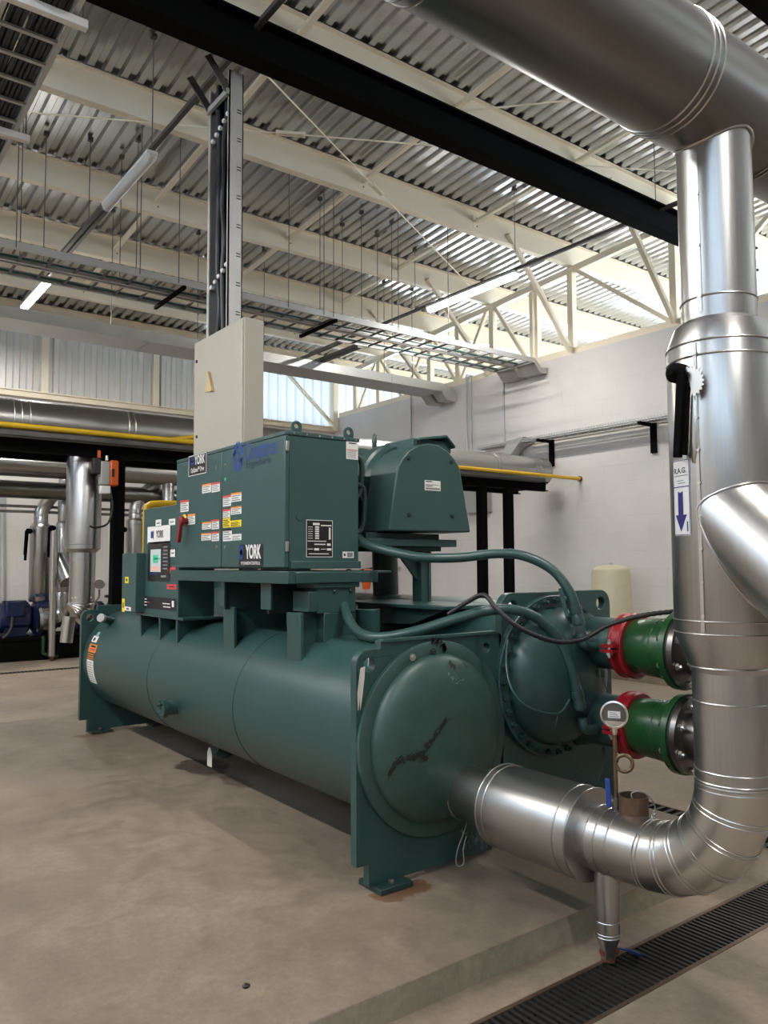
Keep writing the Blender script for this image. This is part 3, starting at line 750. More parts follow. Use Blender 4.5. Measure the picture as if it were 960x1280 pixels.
# motor support: beam, post and ledge on the condenser
b0 = at(455, 668, y=4.1); b1 = at(565, 684, y=4.1)
mb = MB().box((b0.x, 4.05, b1.z), (b1.x, 4.5, b1.z+.05), 'green').box((b0.x+.03, 4.12, b1.z+.05), (b1.x-.10, 4.5, b1.z+.09), 'green_dark').box((b0.x+.1, 4.1, b1.z-.03), (b1.x-.10, 4.4, b1.z), 'green_dark')
mb.build('motor_bracket', ch, bevel=.004)
pp = at(527, 690, y=4.2)
mb = MB().box((pp.x-.045, 4.15, 1.34), (pp.x+.045, 4.25, pp.z+.05), 'green'); mb.box((pp.x+.012, 4.135, 1.34), (pp.x+.02, 4.15, pp.z), 'green_dark')
mb.prism([(pp.x-.045, 4.19, pp.z), (pp.x-.20, 4.19, pp.z), (pp.x-.20, 4.19, pp.z-.03), (pp.x-.045, 4.19, pp.z-.20)], (0, .02, 0), 'green')
mb.build('support_post', ch, bevel=.004)
mb = MB().box((3.10, 3.55, 1.325), (3.82, 4.62, 1.345), 'green')
for xx in (3.15, 3.3, 3.45): mb.prism([(xx, 3.58, 1.325), (xx, 4.5, 1.325), (xx, 4.5, 1.20), (xx+.0, 3.9, 1.22)], (.015, 0, 0), 'green_dark')
mb.build('support_ledge', ch, bevel=.003)
# suction and discharge runs between the shells, seen dark behind the cabinet
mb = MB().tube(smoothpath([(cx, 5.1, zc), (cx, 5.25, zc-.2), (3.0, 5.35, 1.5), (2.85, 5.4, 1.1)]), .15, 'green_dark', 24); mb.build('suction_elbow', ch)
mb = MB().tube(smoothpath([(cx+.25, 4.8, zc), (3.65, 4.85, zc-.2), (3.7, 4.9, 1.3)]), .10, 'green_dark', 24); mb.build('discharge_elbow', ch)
# flexible dark loops at the back edge of the drive cabinet
for dx_, z0, z1 in ((.03, 2.30, 2.02), (.05, 2.12, 1.80)):
    MB().tube(smoothpath([(DXB-.01, 4.12, z0), (DXB+.05+dx_, 4.12, z0-.03), (DXB+.06+dx_, 4.12, (z0+z1)/2), (DXB+.04+dx_, 4.13, z1+.02), (DXB+.0, 4.14, z1)]), .018, 'green_dark', 10).build('power_cable', ch)
# ================================================================== silver clad chilled-water pipe in the foreground
PXX, PYY, PZ, PR = 2.87, 1.628, .405, .139
cw = thing('chilled_water_pipe', 'aluminium-clad pipe leaving the nearest chiller head and rising as a thick riser at right', 'pipe', (PXX, PYY, 0))
yA = at(552, 985, x=PXX).y
yB = at(600, 995, x=PXX).y
y1, y2 = 2.84, 2.29
mb = jacket(MB(), (PXX, YN-.07, PZ), (0, -1, 0), [(0, PR), (YN-.07-y1, PR)], 'alu', [(.035, PR), (YN-.07-y1-.055, PR), (YN-.07-y1-.012, PR)])
mb.build('nozzle_cladding', cw)
L = y1-y2; rb = .198
mb = jacket(MB(), (PXX, y1, PZ), (0, -1, 0), [(-.004, PR), (0, rb), (L, rb), (L+.004, PR)], 'alu', [(.004, rb), (.045, rb), (L-.07, rb), (L-.006, rb)], 56)
mb.build('valve_cladding', cw, smooth=30)
BR = .36
ye = PYY+BR
mb = jacket(MB(), (PXX, y2, PZ), (0, -1, 0), [(0, PR), (y2-ye, PR)], 'alu', [(.05, PR), (.10, PR), (.16, PR)])
mb.build('pipe_cladding', cw)
# gored elbow: straight mitred segments with raised seams
N = 6; rr = []; seg = 40; mbE = MB()
cE = V((PXX, ye, PZ+BR))
for i in range(N+1):
    a = i/N*math.pi/2
    ctr = cE + V((0, -math.sin(a), -math.cos(a)))*BR
    n_ = V((0, -math.sin(a), -math.cos(a)))
    k = 1/math.cos(math.pi/2/N/2) if 0 < i < N else 1
    rr.append([ctr + n_*(PR*k*math.cos(2*math.pi*j/seg)) + V((1, 0, 0))*(PR*math.sin(2*math.pi*j/seg)) for j in range(seg)])
for i in range(N): mbE.rings([rr[i], rr[i+1]], 'alu', cap=False)
for i in range(N+1):
    P = rr[i]; ctr = sum(P, V())/seg; nn = (P[0]-ctr).cross(P[seg//4]-ctr).normalized()
    for dd in (-.009, .009):
        Q = [ctr+(p-ctr)*1.004+nn*dd for p in P]
        mbE.tube(Q+[Q[0]], .003, 'alu', 5)
mbE.build('elbow_cladding', cw, smooth=20)
zr1 = at(905, 838, x=PXX).z; zr2 = at(903, 790, x=PXX).z; zt1 = at(900, 436, x=PXX).z; zt2 = at(898, 405, x=PXX).z
mb = jacket(MB(), (PXX, PYY, PZ+BR), Z, [(0, PR), (zr1-PZ-BR, PR)], 'alu', [(.02, PR), (.06, PR), (zr1-PZ-BR-.11, PR)], 48)
mb.build('riser_cladding', cw)
RB = .198
mb = jacket(MB(), (PXX, PYY, zr1), Z, [(0, PR+.004), (.02, PR+.01), (zr2-zr1, RB), (zt1-zr1, RB), (zt2-zr1-.02, PR+.03), (zt2-zr1, PR+.003)], 'alu', [(zr2-zr1+.003, RB), (zr2-zr1+.05, RB), (zt1-zr1-.005, RB), (zt1-zr1-.06, RB), (.02, PR+.012)], 64)
# lapped lengthwise seam with screws on the side facing the chiller
def cylpt(ang, z, r_): return V((PXX+r_*math.cos(ang), PYY+r_*math.sin(ang), z))
CAMANG = math.atan2(-PYY, -PXX)
sa = CAMANG-R(28)
mb.quadpatch(lambda u, v: cylpt(u, v, RB+.003), sa, sa+R(4), zr2+.01, zt1-.01, 'alu', 2, 1)
for k in range(9):
    z = zr2+.07+k*(zt1-zr2-.12)/8; mb.lathe(cylpt(sa+R(3), z, RB+.002), (math.cos(sa), math.sin(sa), 0), [(0, .007), (.004, .006)], 'steel', 8)
mb.build('valve_cladding', cw, smooth=30)
ZT = 3.30
mb = jacket(MB(), (PXX, PYY, zt2-.01), Z, [(0, PR), (ZT-zt2, PR)], 'alu', [(.09, PR)], 56)
sa2 = CAMANG-R(32)
mb.quadpatch(lambda u, v: cylpt(u, v, PR+.003), sa2, sa2+R(8), zt2+.02, ZT-.12, 'alu', 2, 1)
for k in range(5): mb.lathe(cylpt(sa2+R(6), zt2+.08+k*.2, PR+.002), (math.cos(sa2), math.sin(sa2), 0), [(0, .007), (.004, .006)], 'steel', 8)
mb.build('riser_cladding', cw)
# strainer leg slanting down towards the viewer
d = V((-.20, -1, -.88)).normalized()
s0 = V((PXX-.015, PYY, at(930, 640, x=PXX).z+.03))
mb = jacket(MB(), s0, d, [(0, .178), (.62, .178), (.64, .14)], 'alu_z', [(.60, .178)], 56)
# welded collar where the leg meets the riser
col_ = []
a1 = d.orthogonal().normalized(); a2 = d.cross(a1)
for j in range(73):
    t = 2*math.pi*j/72; o_ = s0 + a1*(.180*math.cos(t)) + a2*(.180*math.sin(t))
    # march along d until outside the riser
    k = 0
    while math.hypot((o_+d*k).x-PXX, (o_+d*k).y-PYY) < RB+.001 and k < .6: k += .002
    col_.append(o_+d*k)
mb.tube(col_, .005, 'alu', 6)
mb.build('strainer_leg', cw)
# butterfly-valve lever, notch plate and slot cover
lz = at(862, 470, x=PXX).z
def surf(px, py, off=.0):
    """where the sight line meets the riser jacket, pushed out by off"""
    dd = (at(px, py, x=PXX)-CAM); dd.normalize(); o_ = CAM
    a = dd.x**2+dd.y**2; b = 2*(dd.x*(o_.x-PXX)+dd.y*(o_.y-PYY)); c = (o_.x-PXX)**2+(o_.y-PYY)**2-(RB+off)**2
    t = (-b-math.sqrt(max(0, b*b-4*a*c)))/(2*a); return o_+dd*t
P0 = surf(852, 470, .05); P1 = surf(847, 572, .035)
lev = MB()
lev.bar(P0+V((0, 0, .02)), P1, .030, .022, 'black', tuple((P0-V((PXX, PYY, P0.z))).normalized()))
q0 = surf(860, 478, .03); q1 = surf(856, 569, .022)
lev.bar(q0, q1, .016, .02, 'black', tuple((q0-V((PXX, PYY, q0.z))).normalized()))
lev.lathe(surf(853, 468, .0), (P0-V((PXX, PYY, P0.z))), [(-.02, .038), (.05, .038), (.062, .03), (.075, .012)], 'black', 20)
levo = lev.build('valve_lever', cw, bevel=.004, label='black valve lever')
nrm = (surf(866, 470, 0)-V((PXX, PYY, surf(866, 470, 0).z))).normalized(); tang = V((0, 0, 1)).cross(nrm).normalized()
c0 = surf(862, 478, .028)
pts = [(0, 0)]
for k in range(23):
    a = R(105-k*8.2); r_ = .062 if k % 2 else .052
    pts.append((r_*math.cos(a), r_*math.sin(a)))
MB().prism([c0+tang*u+V((0, 0, 1))*v for u, v in pts], nrm*.004, 'steel').build('notch_plate', cw, smooth=0, label='toothed steel notch plate')
slot = MB()
rng = [(0, .014), (.03, .022), (.2, .024), (.27, .016), (.29, .004)]
b0 = surf(868, 488, -.012)
slot.tube([b0-V((0, 0, t)) for t, _ in rng], [r_ for _, r_ in rng], 'alu', 14)
slot.build('slot_cover', cw)
# flow labels
def on_riser(px, off):
    a0 = math.atan2(surf(px, 600).y-PYY, surf(px, 600).x-PXX); return a0
aL = on_riser(841.5, 0); aR = on_riser(863.5, 0)
def lab(name, x0, y0, x1, y1, label, fill):
    a = surf(x0, y0); b = surf(x1, y1); A0 = math.atan2(a.y-PYY, a.x-PXX); A1 = math.atan2(b.y-PYY, b.x-PXX)
    if A0 < 0: A0 += 2*math.pi
    if A1 < 0: A1 += 2*math.pi
    W = abs(A1-A0)*RB; H = a.z-b.z; sgn = -1 if A1 < A0 else 1
    f = lambda off: (lambda u, v: cylpt((A0+A1)/2+sgn*u/RB, (a.z+b.z)/2+v, RB+off))
    mb = MB().quadpatch(f(.002), -W/2, W/2, -H/2, H/2, 'white', 8, 1)
    for s_ in (-1, 1): mb.quadpatch(f(.0028), s_*(W/2-.003)-.0012, s_*(W/2-.003)+.0012, -H/2+.002, H/2-.002, 'navy', 1, 1)
    for s_ in (-1, 1): mb.quadpatch(f(.0028), -W/2+.002, W/2-.002, s_*(H/2-.003)-.0012, s_*(H/2-.003)+.0012, 'navy', 6, 1)
    fill(mb, f(.003), W, H)
    return mb.build(name, cw, smooth=0, label=label)
def fill_rag(mb, f, W, H):
    mb.text('R.A.G.', H*.27, f, 'ink', 0, H*.10, bold=.02, sx=min(1, W*.80/(H*.27*2.9)))
    mb.quadpatch(f, -W*.36, W*.42, -H*.095, -H*.065, 'grey_ink', 4, 1)
    mb.quadpatch(f, -W*.2, W*.2, -H*.27, -H*.25, 'blue', 4, 1); mb.quadpatch(f, -W*.12, W*.28, -H*.36, -H*.34, 'blue', 4, 1)
lab('pipe_label', 841.5, 577, 863, 608, 'white sticker with R.A.G. printed on it', fill_rag)
def fill_arrow(mb, f, W, H):
    mb.poly(f, [(-W*.15, H*.40), (0, H*.365), (W*.15, H*.40), (W*.15, -H*.08), (0, -H*.08), (-W*.15, -H*.08)], 'navy')
    for k in range(10):
        for s_ in (-1, 1):
            w0, w1 = W*.34*(1-k/10), W*.34*(1-(k+1)/10); v0, v1 = -H*(.08+.034*k), -H*(.08+.034*(k+1))
            mb.poly(f, [(0, v0), (s_*w0, v0), (s_*max(w1, .0002), v1), (0, v1)], 'navy')
    mb.quadpatch(f, W*.32, W*.38, -H*.42, -H*.22, 'blue', 1, 1)
lab('flow_label', 842.5, 609.5, 864.5, 669, 'white sticker with a navy arrow pointing down', fill_arrow)
# drain leg with ball valve over the trench
yd = 2.225
mb = jacket(MB(), (PXX, yd, PZ-.10), (0, 0, -1), [(0, .052), (.30, .052), (.305, .052), (.37, .030), (.40, .028)], 'alu', [(.24, .052), (.29, .052), (.303, .052)], 28, .003)
mb.build('drain_leg', cw, smooth=30)
zv = at(762, 1190, x=PXX).z
mb = MB().lathe((PXX, yd, zv+.035), (0, 0, -1), [(-.01, .018), (0, .030), (.018, .030), (.018, .024), (.05, .024), (.05, .030), (.07, .030), (.075, .02)], 'rust', 8)
mb.lathe((PXX, yd, zv), (1, -.4, 0), [(-.035, .016), (.04, .016), (.05, .01)], 'rust', 10)
dv = mb.build('drain_valve', cw, smooth=20, label='rusty drain valve')
h0 = V((PXX+.03, yd-.01, zv+.012)); h1 = at(812, 1198, y=yd-.03)
mb = MB().bar(h0, h0.lerp(h1, .35)+V((0, 0, .006)), .016, .007, 'handle_blue'); mb.bar(h0.lerp(h1, .35)+V((0, 0, .006)), h1, .024, .012, 'handle_blue')
mb.build('valve_handle', dv, bevel=.002, label='blue lever')

# ---------------------------------------------------------------- gauge on its siphon, standing on the pipe
gx, gy = 2.87, 2.165
gz = at(767, 893, x=gx).z
g = thing('pressure_gauge', 'round steel pressure gauge on a brown coiled siphon above the clad pipe', 'gauge', (gx, gy, PZ+PR))
gd = (CAM-V((gx, gy, gz))); gd.z = 0; gd.normalize(); gd = (gd+V((-.12, .02, .02))).normalized(); gs = V((0, 0, 1)).cross(gd).normalized()
ge = V((gx, gy, gz))
mb = MB().lathe(ge-gd*.03, gd, [(0, .046), (.005, .053), (.028, .053), (.030, .059), (.040, .059), (.042, .052), (.036, .050)], 'steel', 40)
go = mb.build('gauge_case', g)
fg = lambda u, v, o=0: ge+gd*(.0075+o)+gs*u+V((0, 0, 1))*v
mb = MB(); mb.poly(lambda u, v: fg(u, v, -.001), [(.050*math.cos(2*math.pi*i/32), .050*math.sin(2*math.pi*i/32)) for i in range(32)], 'dialglass')
mb.build('dial', go, smooth=0)
mb = MB(); mb.quadpatch(lambda u, v: fg(u, v, .002), -.026, .026, -.014, .016, 'white')
for k in range(3): mb.quadpatch(lambda u, v: fg(u, v, .003), -.020, .020-.006*k, -.009+.008*k, -.006+.008*k, 'grey_ink')
mb.build('sticker', go, smooth=0, label='white sticker over the dial')
mb = MB()
zb = PZ+PR
z1 = at(769, 950, x=gx).z
P = [ge-V((0, 0, .055)), ge-V((0, 0, .09))]
mb.lathe(ge-V((0, 0, .05)), (0, 0, -1), [(0, .012), (.028, .012), (.028, .009), (.035, .009)], 'steel', 6)
stem = [ge-V((0, 0, .085)), V((gx, gy, z1+.0))]
cc = V((gx, gy, z1))+gs*.037+V((0, 0, -.01))
coil = [cc + gs*(-.034*math.cos(t)) + V((0, 0, 1))*(.034*math.sin(t)) + gd*(.012*t/6.28) for t in [i/28*2*math.pi for i in range(29)]]
mb.tube(stem+[V((gx, gy, z1-.03)), V((gx, gy, zb+.05))], .0085, 'brass', 10)
mb.tube(coil, .0085, 'brass', 10)
mb.build('siphon', g, label='brown coiled siphon')
mb = MB().lathe((gx, gy, zb-.01), Z, [(0, .022), (.012, .022), (.012, .014), (.03, .018), (.055, .018), (.06, .010)], 'dark_steel', 8)
mb.lathe((gx, gy, zb+.035), gs*-1, [(-.025, .014), (.035, .014)], 'dark_steel', 8)
gv = mb.build('gauge_valve', g)
hb = V((gx, gy, zb+.03))-gs*.03+gd*.01
MB().bar(hb-V((0, 0, .02)), hb+V((0, 0, .10))+gs*-.004, .020, .008, 'handle_blue', tuple(gd)).build('valve_handle', gv, bevel=.002, label='blue lever')
# open brown pocket beside it with looped wires
wp = at(786, 1008, y=2.06); wx, wy = 2.90, 2.10
mb = MB(); r_ = .062; z0 = PZ+PR-.035; zt_ = z0+.105
mb.lathe((wx, wy, z0), Z, [(0, r_), (zt_-z0, r_), (zt_-z0, r_-.006), (.03, r_-.006)], 'brass', 28)
wo = tag(mb.build('thermowell_pocket', None), 'open brown cylindrical pocket on top of the clad pipe behind the gauge', 'pocket')
wm = MB()
wm.tube(smoothpath([V((wx, wy, z0+.08)), V((wx-.01, wy-.0, zt_+.01)), V((wx+.03, wy-.03, zt_+.015)), V((wx+.055, wy-.062, zt_-.03)), V((wx+.05, wy-.07, z0+.02))]), .003, 'grey_p', 6)
wm.tube(smoothpath([V((wx-.045, wy-.03, zt_-.02)), V((wx, wy-.058, zt_-.028)), V((wx+.05, wy-.03, zt_-.015))]), .003, 'grey_p', 6)
wm.build('sensor_wire', wo)
kk = at(822, 1020, y=2.0); kk = V((PXX+.02, kk.y, PZ+PR))
mb = MB().lathe(kk-V((0, 0, .004)), Z, [(0, .016), (.006, .014), (.006, .006), (.018, .006)], 'steel', 10); mb.torus(kk+V((.008, 0, .02)), (0, 1, .2), .010, .002, 'steel', 16, 5)
mb.build('test_plug', cw)

# ---------------------------------------------------------------- overhead header
HZ, HR = 3.432, .217
hd = MB()
jacket(hd, (-3.5, PYY, HZ), X, [(0, HR), (14.88, HR)], 'alu_dark', [], 72)
for x_ in (1.35, 1.39): hd.torus((x_, PYY, HZ), X, HR, .004, 'alu_dark', 72, 6)
ho = hd.build('header_cladding', None); ho.name = 'header_pipe'
tag(ho, 'thick aluminium-clad header pipe running overhead across the top right corner', 'pipe')
for px, py in ((848, 60), (842, 70), (837, 80), (950, 120), (956, 135)):
    pass
for k, x_ in enumerate((2.52, 2.555, 2.59, 3.16, 3.185)):
    MB().torus((x_, PYY, HZ), X, HR+.001, .0055, 'alu', 72, 6).build('cladding_seam', ho)
# saddle bead where the riser enters
sd = []
for j in range(73):
    t = 2*math.pi*j/72; yy = PR*1.03*math.sin(t); sd.append((PXX+PR*1.03*math.cos(t), PYY+yy, HZ-math.sqrt((HR+.002)**2-yy*yy)))
MB().tube(sd, .006, 'alu', 6).build('saddle_collar', ho)

# ---------------------------------------------------------------- green condenser-water pipes with red couplings
def cpipe(zz, lab, lab2):
    t = thing('condenser_water_pipe', lab, 'pipe', (NX, 2.6, 0))
    ys = 2.80
    mb = MB().lathe((NX, ys, zz), (0, -1, 0), [(0, .152), (.035, .152), (.04, .156), (.13, .163), (.20, .166), (.29, .158), (.30, .158)], 'pipegreen', 56)
    mb.torus((NX, ys-.21, zz), Y_, .163, .005, 'pipegreen', 56, 6)
    mb.build('pipe_body', t)
    mb = MB().lathe((NX, ys-.30, zz), (0, -1, 0), [(-.03, .17), (0, .215), (.035, .215), (.035, .15)], 'pipegreen', 56)
    fl = mb.build('flange', t)
    MB().lathe((NX, ys-.337, zz), (0, -1, 0), [(0, .205), (.012, .205), (.012, .15)], 'black_rubber', 48).build('gasket', t)
    vb = MB().lathe((NX, ys-.35, zz), (0, -1, 0), [(0, .205), (.03, .205), (.035, .19), (.035, .13), (.20, .13), (.20, .21), (.235, .21)], 'alu_dark', 48)
    vb.build('valve_flange', t, label='grey steel valve flange')
    for k in range(8):
        a = R(22.5+45*k); c = V((NX+.182*math.cos(a), ys-.30, zz+.182*math.sin(a)))
        b = MB().cyl(c+V((0, .03, 0)), c-V((0, .12, 0)), .010, 'steel', 8).lathe(c+V((0, .005, 0)), Y_, [(0, .019), (.018, .019)], 'steel', 6).lathe(c-V((0, .088, 0)), (0, -1, 0), [(0, .019), (.018, .019)], 'steel', 6)
        b.build('bolt', t, smooth=20)
    mb = MB().lathe((NX, ys+.05, zz), (0, -1, 0), [(0, .156), (0, .178), (.012, .188), (.022, .188), (.028, .182), (.062, .182), (.068, .188), (.078, .188), (.09, .178), (.09, .156)], 'red', 56)
    for s_ in (-1, 1):
        mb.cbox((NX+s_*.205, ys+.005, zz+.012), (.06, .085, .018), 'red'); mb.cbox((NX+s_*.205, ys+.005, zz-.016), (.06, .085, .018), 'red')
    co = mb.build('coupling', t, label='red grooved coupling')
    for s_ in (-1, 1):
        MB().cyl((NX+s_*.213, ys+.005, zz-.055), (NX+s_*.213, ys+.005, zz+.05), .010, 'steel', 10).lathe((NX+s_*.213, ys+.005, zz+.021), Z, [(0, .018), (.016, .018), (.022, .01)], 'steel', 12).lathe((NX+s_*.213, ys+.005, zz-.025), (0, 0, -1), [(0, .018), (.016, .018)], 'steel', 6).build('coupling_bolt', co)
    MB().lathe((NX, ys-.585, zz), (0, -1, 0), [(0, .15), (1.2, .15)], 'alu', 40).build('pipe_cladding', t)
    return t
cpipe(NZU, 'upper dark green flanged pipe joined to the condenser by a red coupling', '')
cpipe(NZL, 'lower dark green flanged pipe with a red coupling, behind the pressure gauge', '')

# ---------------------------------------------------------------- black corrugated conduit
P = smoothpath([at(a, b, y=yy) for a, b, yy in ((560, 768, 3.35), (585, 752, 3.25), (605, 744, 3.15), (622, 762, 3.05), (650, 785, 2.96), (690, 801, 2.90), (725, 800, 2.85), (760, 782, 2.75), (800, 770, 2.62), (850, 764, 2.5), (890, 765, 2.4))], 14)
rads = [.0145 if i % 2 else .012 for i in range(len(P))]
tag(MB().tube(P, rads, 'black_rubber', 10).build('flexible_conduit', None), 'black corrugated flexible conduit drooping across the condenser head to the riser', 'conduit')
# small bracket loop on the evaporator plate edge
# paper tags
a = [at(x_, y_, y=YN-.03) for x_, y_ in ((434, 836), (442, 834), (440, 848), (434, 870), (427, 890), (426, 868))]
mb = MB().prism([V((2.27+(p.x-2.25)*.5, p.y-.02, p.z)) for p in a], (.008, .006, 0), 'paper'); mb.prism([V((2.262+(p.x-2.25)*.4, p.y-.035, p.z+.004)) for i, p in enumerate(a)], (.003, .002, 0), 'paper')
mb.tube([V((2.275, YN-.045, a[1].z)), V((2.305, YN-.008, 1.135))], .002, 'grey_p', 5)
tag(mb.build('paper_tag', None, smooth=0), 'white paper tags hanging from the lifting lug of the near tube plate', 'tag')
t0 = at(258, 934, y=DRAIN_END.y)
mb = MB(); z0 = DRAIN_END.z; tx, ty = DRAIN_END.x-.05, DRAIN_END.y+.07
mb.prism([(tx, ty+.04, z0-.01), (tx, ty+.012, z0+.03), (tx, ty-.012, z0+.03), (tx, ty-.04, z0-.01), (tx, ty-.04, z0-.11), (tx, ty+.04, z0-.11)], (.003, 0, 0), 'paper')
mb.tube([(tx, ty, z0+.02), (tx+.005, ty, z0+.06), (tx+.06, ty, z0+.03)], .0015, 'grey_p', 5)
tag(mb.build('paper_tag', None, smooth=0), 'white paper tag hanging from the drain bend under the shell', 'tag')

# ================================================================== electrical panel with its cable riser
EX = 2.9
e0 = at(303, 395, x=EX); e1 = at(243, 420, x=EX); ED = at(330, 403, y=e0.y).x
EY0, EY1, EZ1 = e0.y, e1.y, e0.z
ep = thing('electrical_enclosure', 'tall beige electrical enclosure standing behind the green drive cabinet', 'electrical cabinet', (EX, (EY0+EY1)/2, 1.18))
EZ0 = 1.95
MB().box((EX+.02, EY0, EZ0), (ED, EY1, EZ1), 'panel').build('enclosure_body', ep, bevel=.006)
dro = MB().box((EX, EY0+.006, EZ0+.01), (EX+.022, EY1-.006, EZ1-.012), 'panel').build('door', ep, bevel=.006)
for py in (452, 546):
    p = at(246, py, x=EX); MB().lathe((EX, p.y, p.z), (-1, 0, 0), [(0, .016), (.006, .015), (.006, .008), (.002, .006)], 'ink', 14).build('lock', dro)
a, b, c_ = at(263, 465, x=EX), at(258, 490, x=EX), at(267, 489, x=EX)
mb = MB().prism([V((EX-.002, a.y, a.z)), V((EX-.002, c_.y-.02, c_.z-.005)), V((EX-.002, b.y+.01, b.z))], (-.012, 0, 0), 'wood')
mb.bar((EX-.03, a.y, a.z), (EX-.02, c_.y, c_.z), .012, .02, 'wood')
mb.build('torn_label', dro, label='torn triangular paper left on the door')
st = MB()
for yy in (EY0+.06, EY1-.06): st.box((EX+.03, yy-.03, 1.18), (ED-.03, yy+.03, EZ0), 'dark_steel')
st.build('stand', ep)
# vertical cable riser: two channel sides, ladder back and a bundle of cables
TXF = EX+.03
TY0, TY1 = at(285, 300, x=TXF).y, at(259.5, 300, x=TXF).y
TDX = at(303, 300, y=TY0).x-TXF
BBZ = 1.6+.736*5.9
TZ1 = BBZ+.02
tr = thing('cable_riser', 'vertical galvanised cable tray full of black cables above the beige enclosure', 'cable tray', (EX, (TY0+TY1)/2, EZ1))
wch = (TY1-TY0)
ymid = TY0
mb = MB().box((TXF, TY0, EZ1), (TXF+TDX, TY0+.012, TZ1), 'galv').box((TXF, TY0, EZ1), (TXF+.012, TY0+.03, TZ1), 'galv')
for k in range(int((TZ1-EZ1)/.26)):
    z = EZ1+.12+k*.26
    for dz in (0, .025): mb.box((TXF+TDX-.06, TY0-.003, z+dz), (TXF+TDX-.02, TY0, z+dz+.008), 'ink')
mb.build('tray_side', tr)
mb = MB().box((TXF, TY1-.012, EZ1), (TXF+TDX, TY1, TZ1), 'galv').box((TXF-.002, TY1-.04, EZ1), (TXF+.012, TY1, TZ1), 'galv').box((TXF+TDX-.01, TY0, EZ1), (TXF+TDX, TY1, TZ1), 'black')
mb.build('tray_side', tr)
rc = random.Random(5)
for k in range(9):
    y0 = TY0+.05+(TY1-TY0-.11)*k/8; pts = []
    for i in range(9):
        z = EZ1-.02+(TZ1-EZ1+.02)*i/8; wv = rc.gauss(0, .018) if 0 < i < 8 else 0
        pts.append((TXF+.035+.035*(k % 3)+abs(rc.gauss(0, .008)), min(TY1-.05, max(TY0+.045, y0+wv)), z))
    MB().tube(smoothpath(pts, 5), .026, 'cable', 10).build('cable', tr)
for px, py in ((276, 160), (272, 347)):
    z = at(px, py, x=EX+.05).z
    for k in range(5): MB().lathe((TXF+.012, TY0+.06+k*(TY1-TY0-.12)/4, z-.03*k+.06), (-1, 0, .1), [(-.02, .02), (.005, .022), (.014, .01)], 'whitetie', 8).build('cable_tie', tr)

# ================================================================== room shell
XW, YB, XL, YFR, ZR = 11.4, 17.33, -6.5, -8.5, 7.56
RSL = .065
def roofz(y): return ZR - RSL*(y-9.4)      # the roof falls gently towards the back wall
ZW = 5.46            # top of the block walls
PADX0, PADX1, PADY0, PADY1 = -5.0, 4.55, 2.452, 8.9
struct(MB().box((PADX0, PADY0, -.119), (PADX1, PADY1, 0), 'pad').build('floor_pad', None, bevel=.006))
struct(MB().quadpatch(lambda u, v: V((u, PADY0-.0015, v)), PADX0, PADX1, -.12, -.004, 'padside', 1, 1).build('trim_1', None))
# lower floor with two trenches left open
G1 = (1.985, 2.262); G2 = (4.74, 5.02)
fl = MB()
zf = -.12
T = .10
def slab(x0, x1, y0, y1): fl.box((x0, y0, zf-.25), (x1, y1, zf), 'floor')
slab(XL, 24, YFR, G1[0]); slab(XL, G2[0], G1[1], 13.75); slab(G2[1], 24, G1[1], 13.75); slab(XL, 24, 13.98, YB); 
fl.box((XL, G1[0]-.1, zf-.5), (24, 14.2, zf-.26), 'floor')
struct(fl.build('floor', None))
def grate(name, lab, x0, x1, y0, y1, along, pitch, bt):
    t = thing(name, lab, 'floor grate', ((x0+x1)/2, (y0+y1)/2, zf))
    mb = MB()
    if along == 'X':
        for y_ in (y0, y1-.02): mb.box((x0, y_, zf-.03), (x1, y_+.02, zf+.002), 'brass')
    else:
        for x_ in (x0, x1-.02): mb.box((x_, y0, zf-.03), (x_+.02, y1, zf+.002), 'brass')
    mb.build('grate_frame', t)
    mb = MB(); n = int(((x1-x0) if along == 'X' else (y1-y0))/pitch)
    for k in range(n):
        if along == 'X': mb.box((x0+k*pitch, y0+.02, zf-.028), (x0+k*pitch+bt, y1-.02, zf), 'grate')
        else: mb.box((x0+.02, y0+k*pitch, zf-.028), (x1-.02, y0+k*pitch+bt, zf), 'grate')
    if along == 'X':
        for y_ in (y0+.09, y1-.10): mb.box((x0, y_, zf-.026), (x1, y_+.008, zf-.006), 'black')
    mb.build('grate_bars', t)
grate('trench_grate', 'black slotted trench grate in the floor under the drain valve, running to the bottom edge', .2, 7.2, G1[0], G1[1], 'X', .034, .017)
grate('trench_grate', 'short stretch of black floor grate seen beyond the gauge, behind the clad pipe', G2[0], G2[1], 2.30, 7.5, 'Y', .075, .03)
grate('trench_grate', 'far black floor grate in front of the blue pumps at left', .5, 7.5, 13.76, 13.97, 'X', .06, .03)
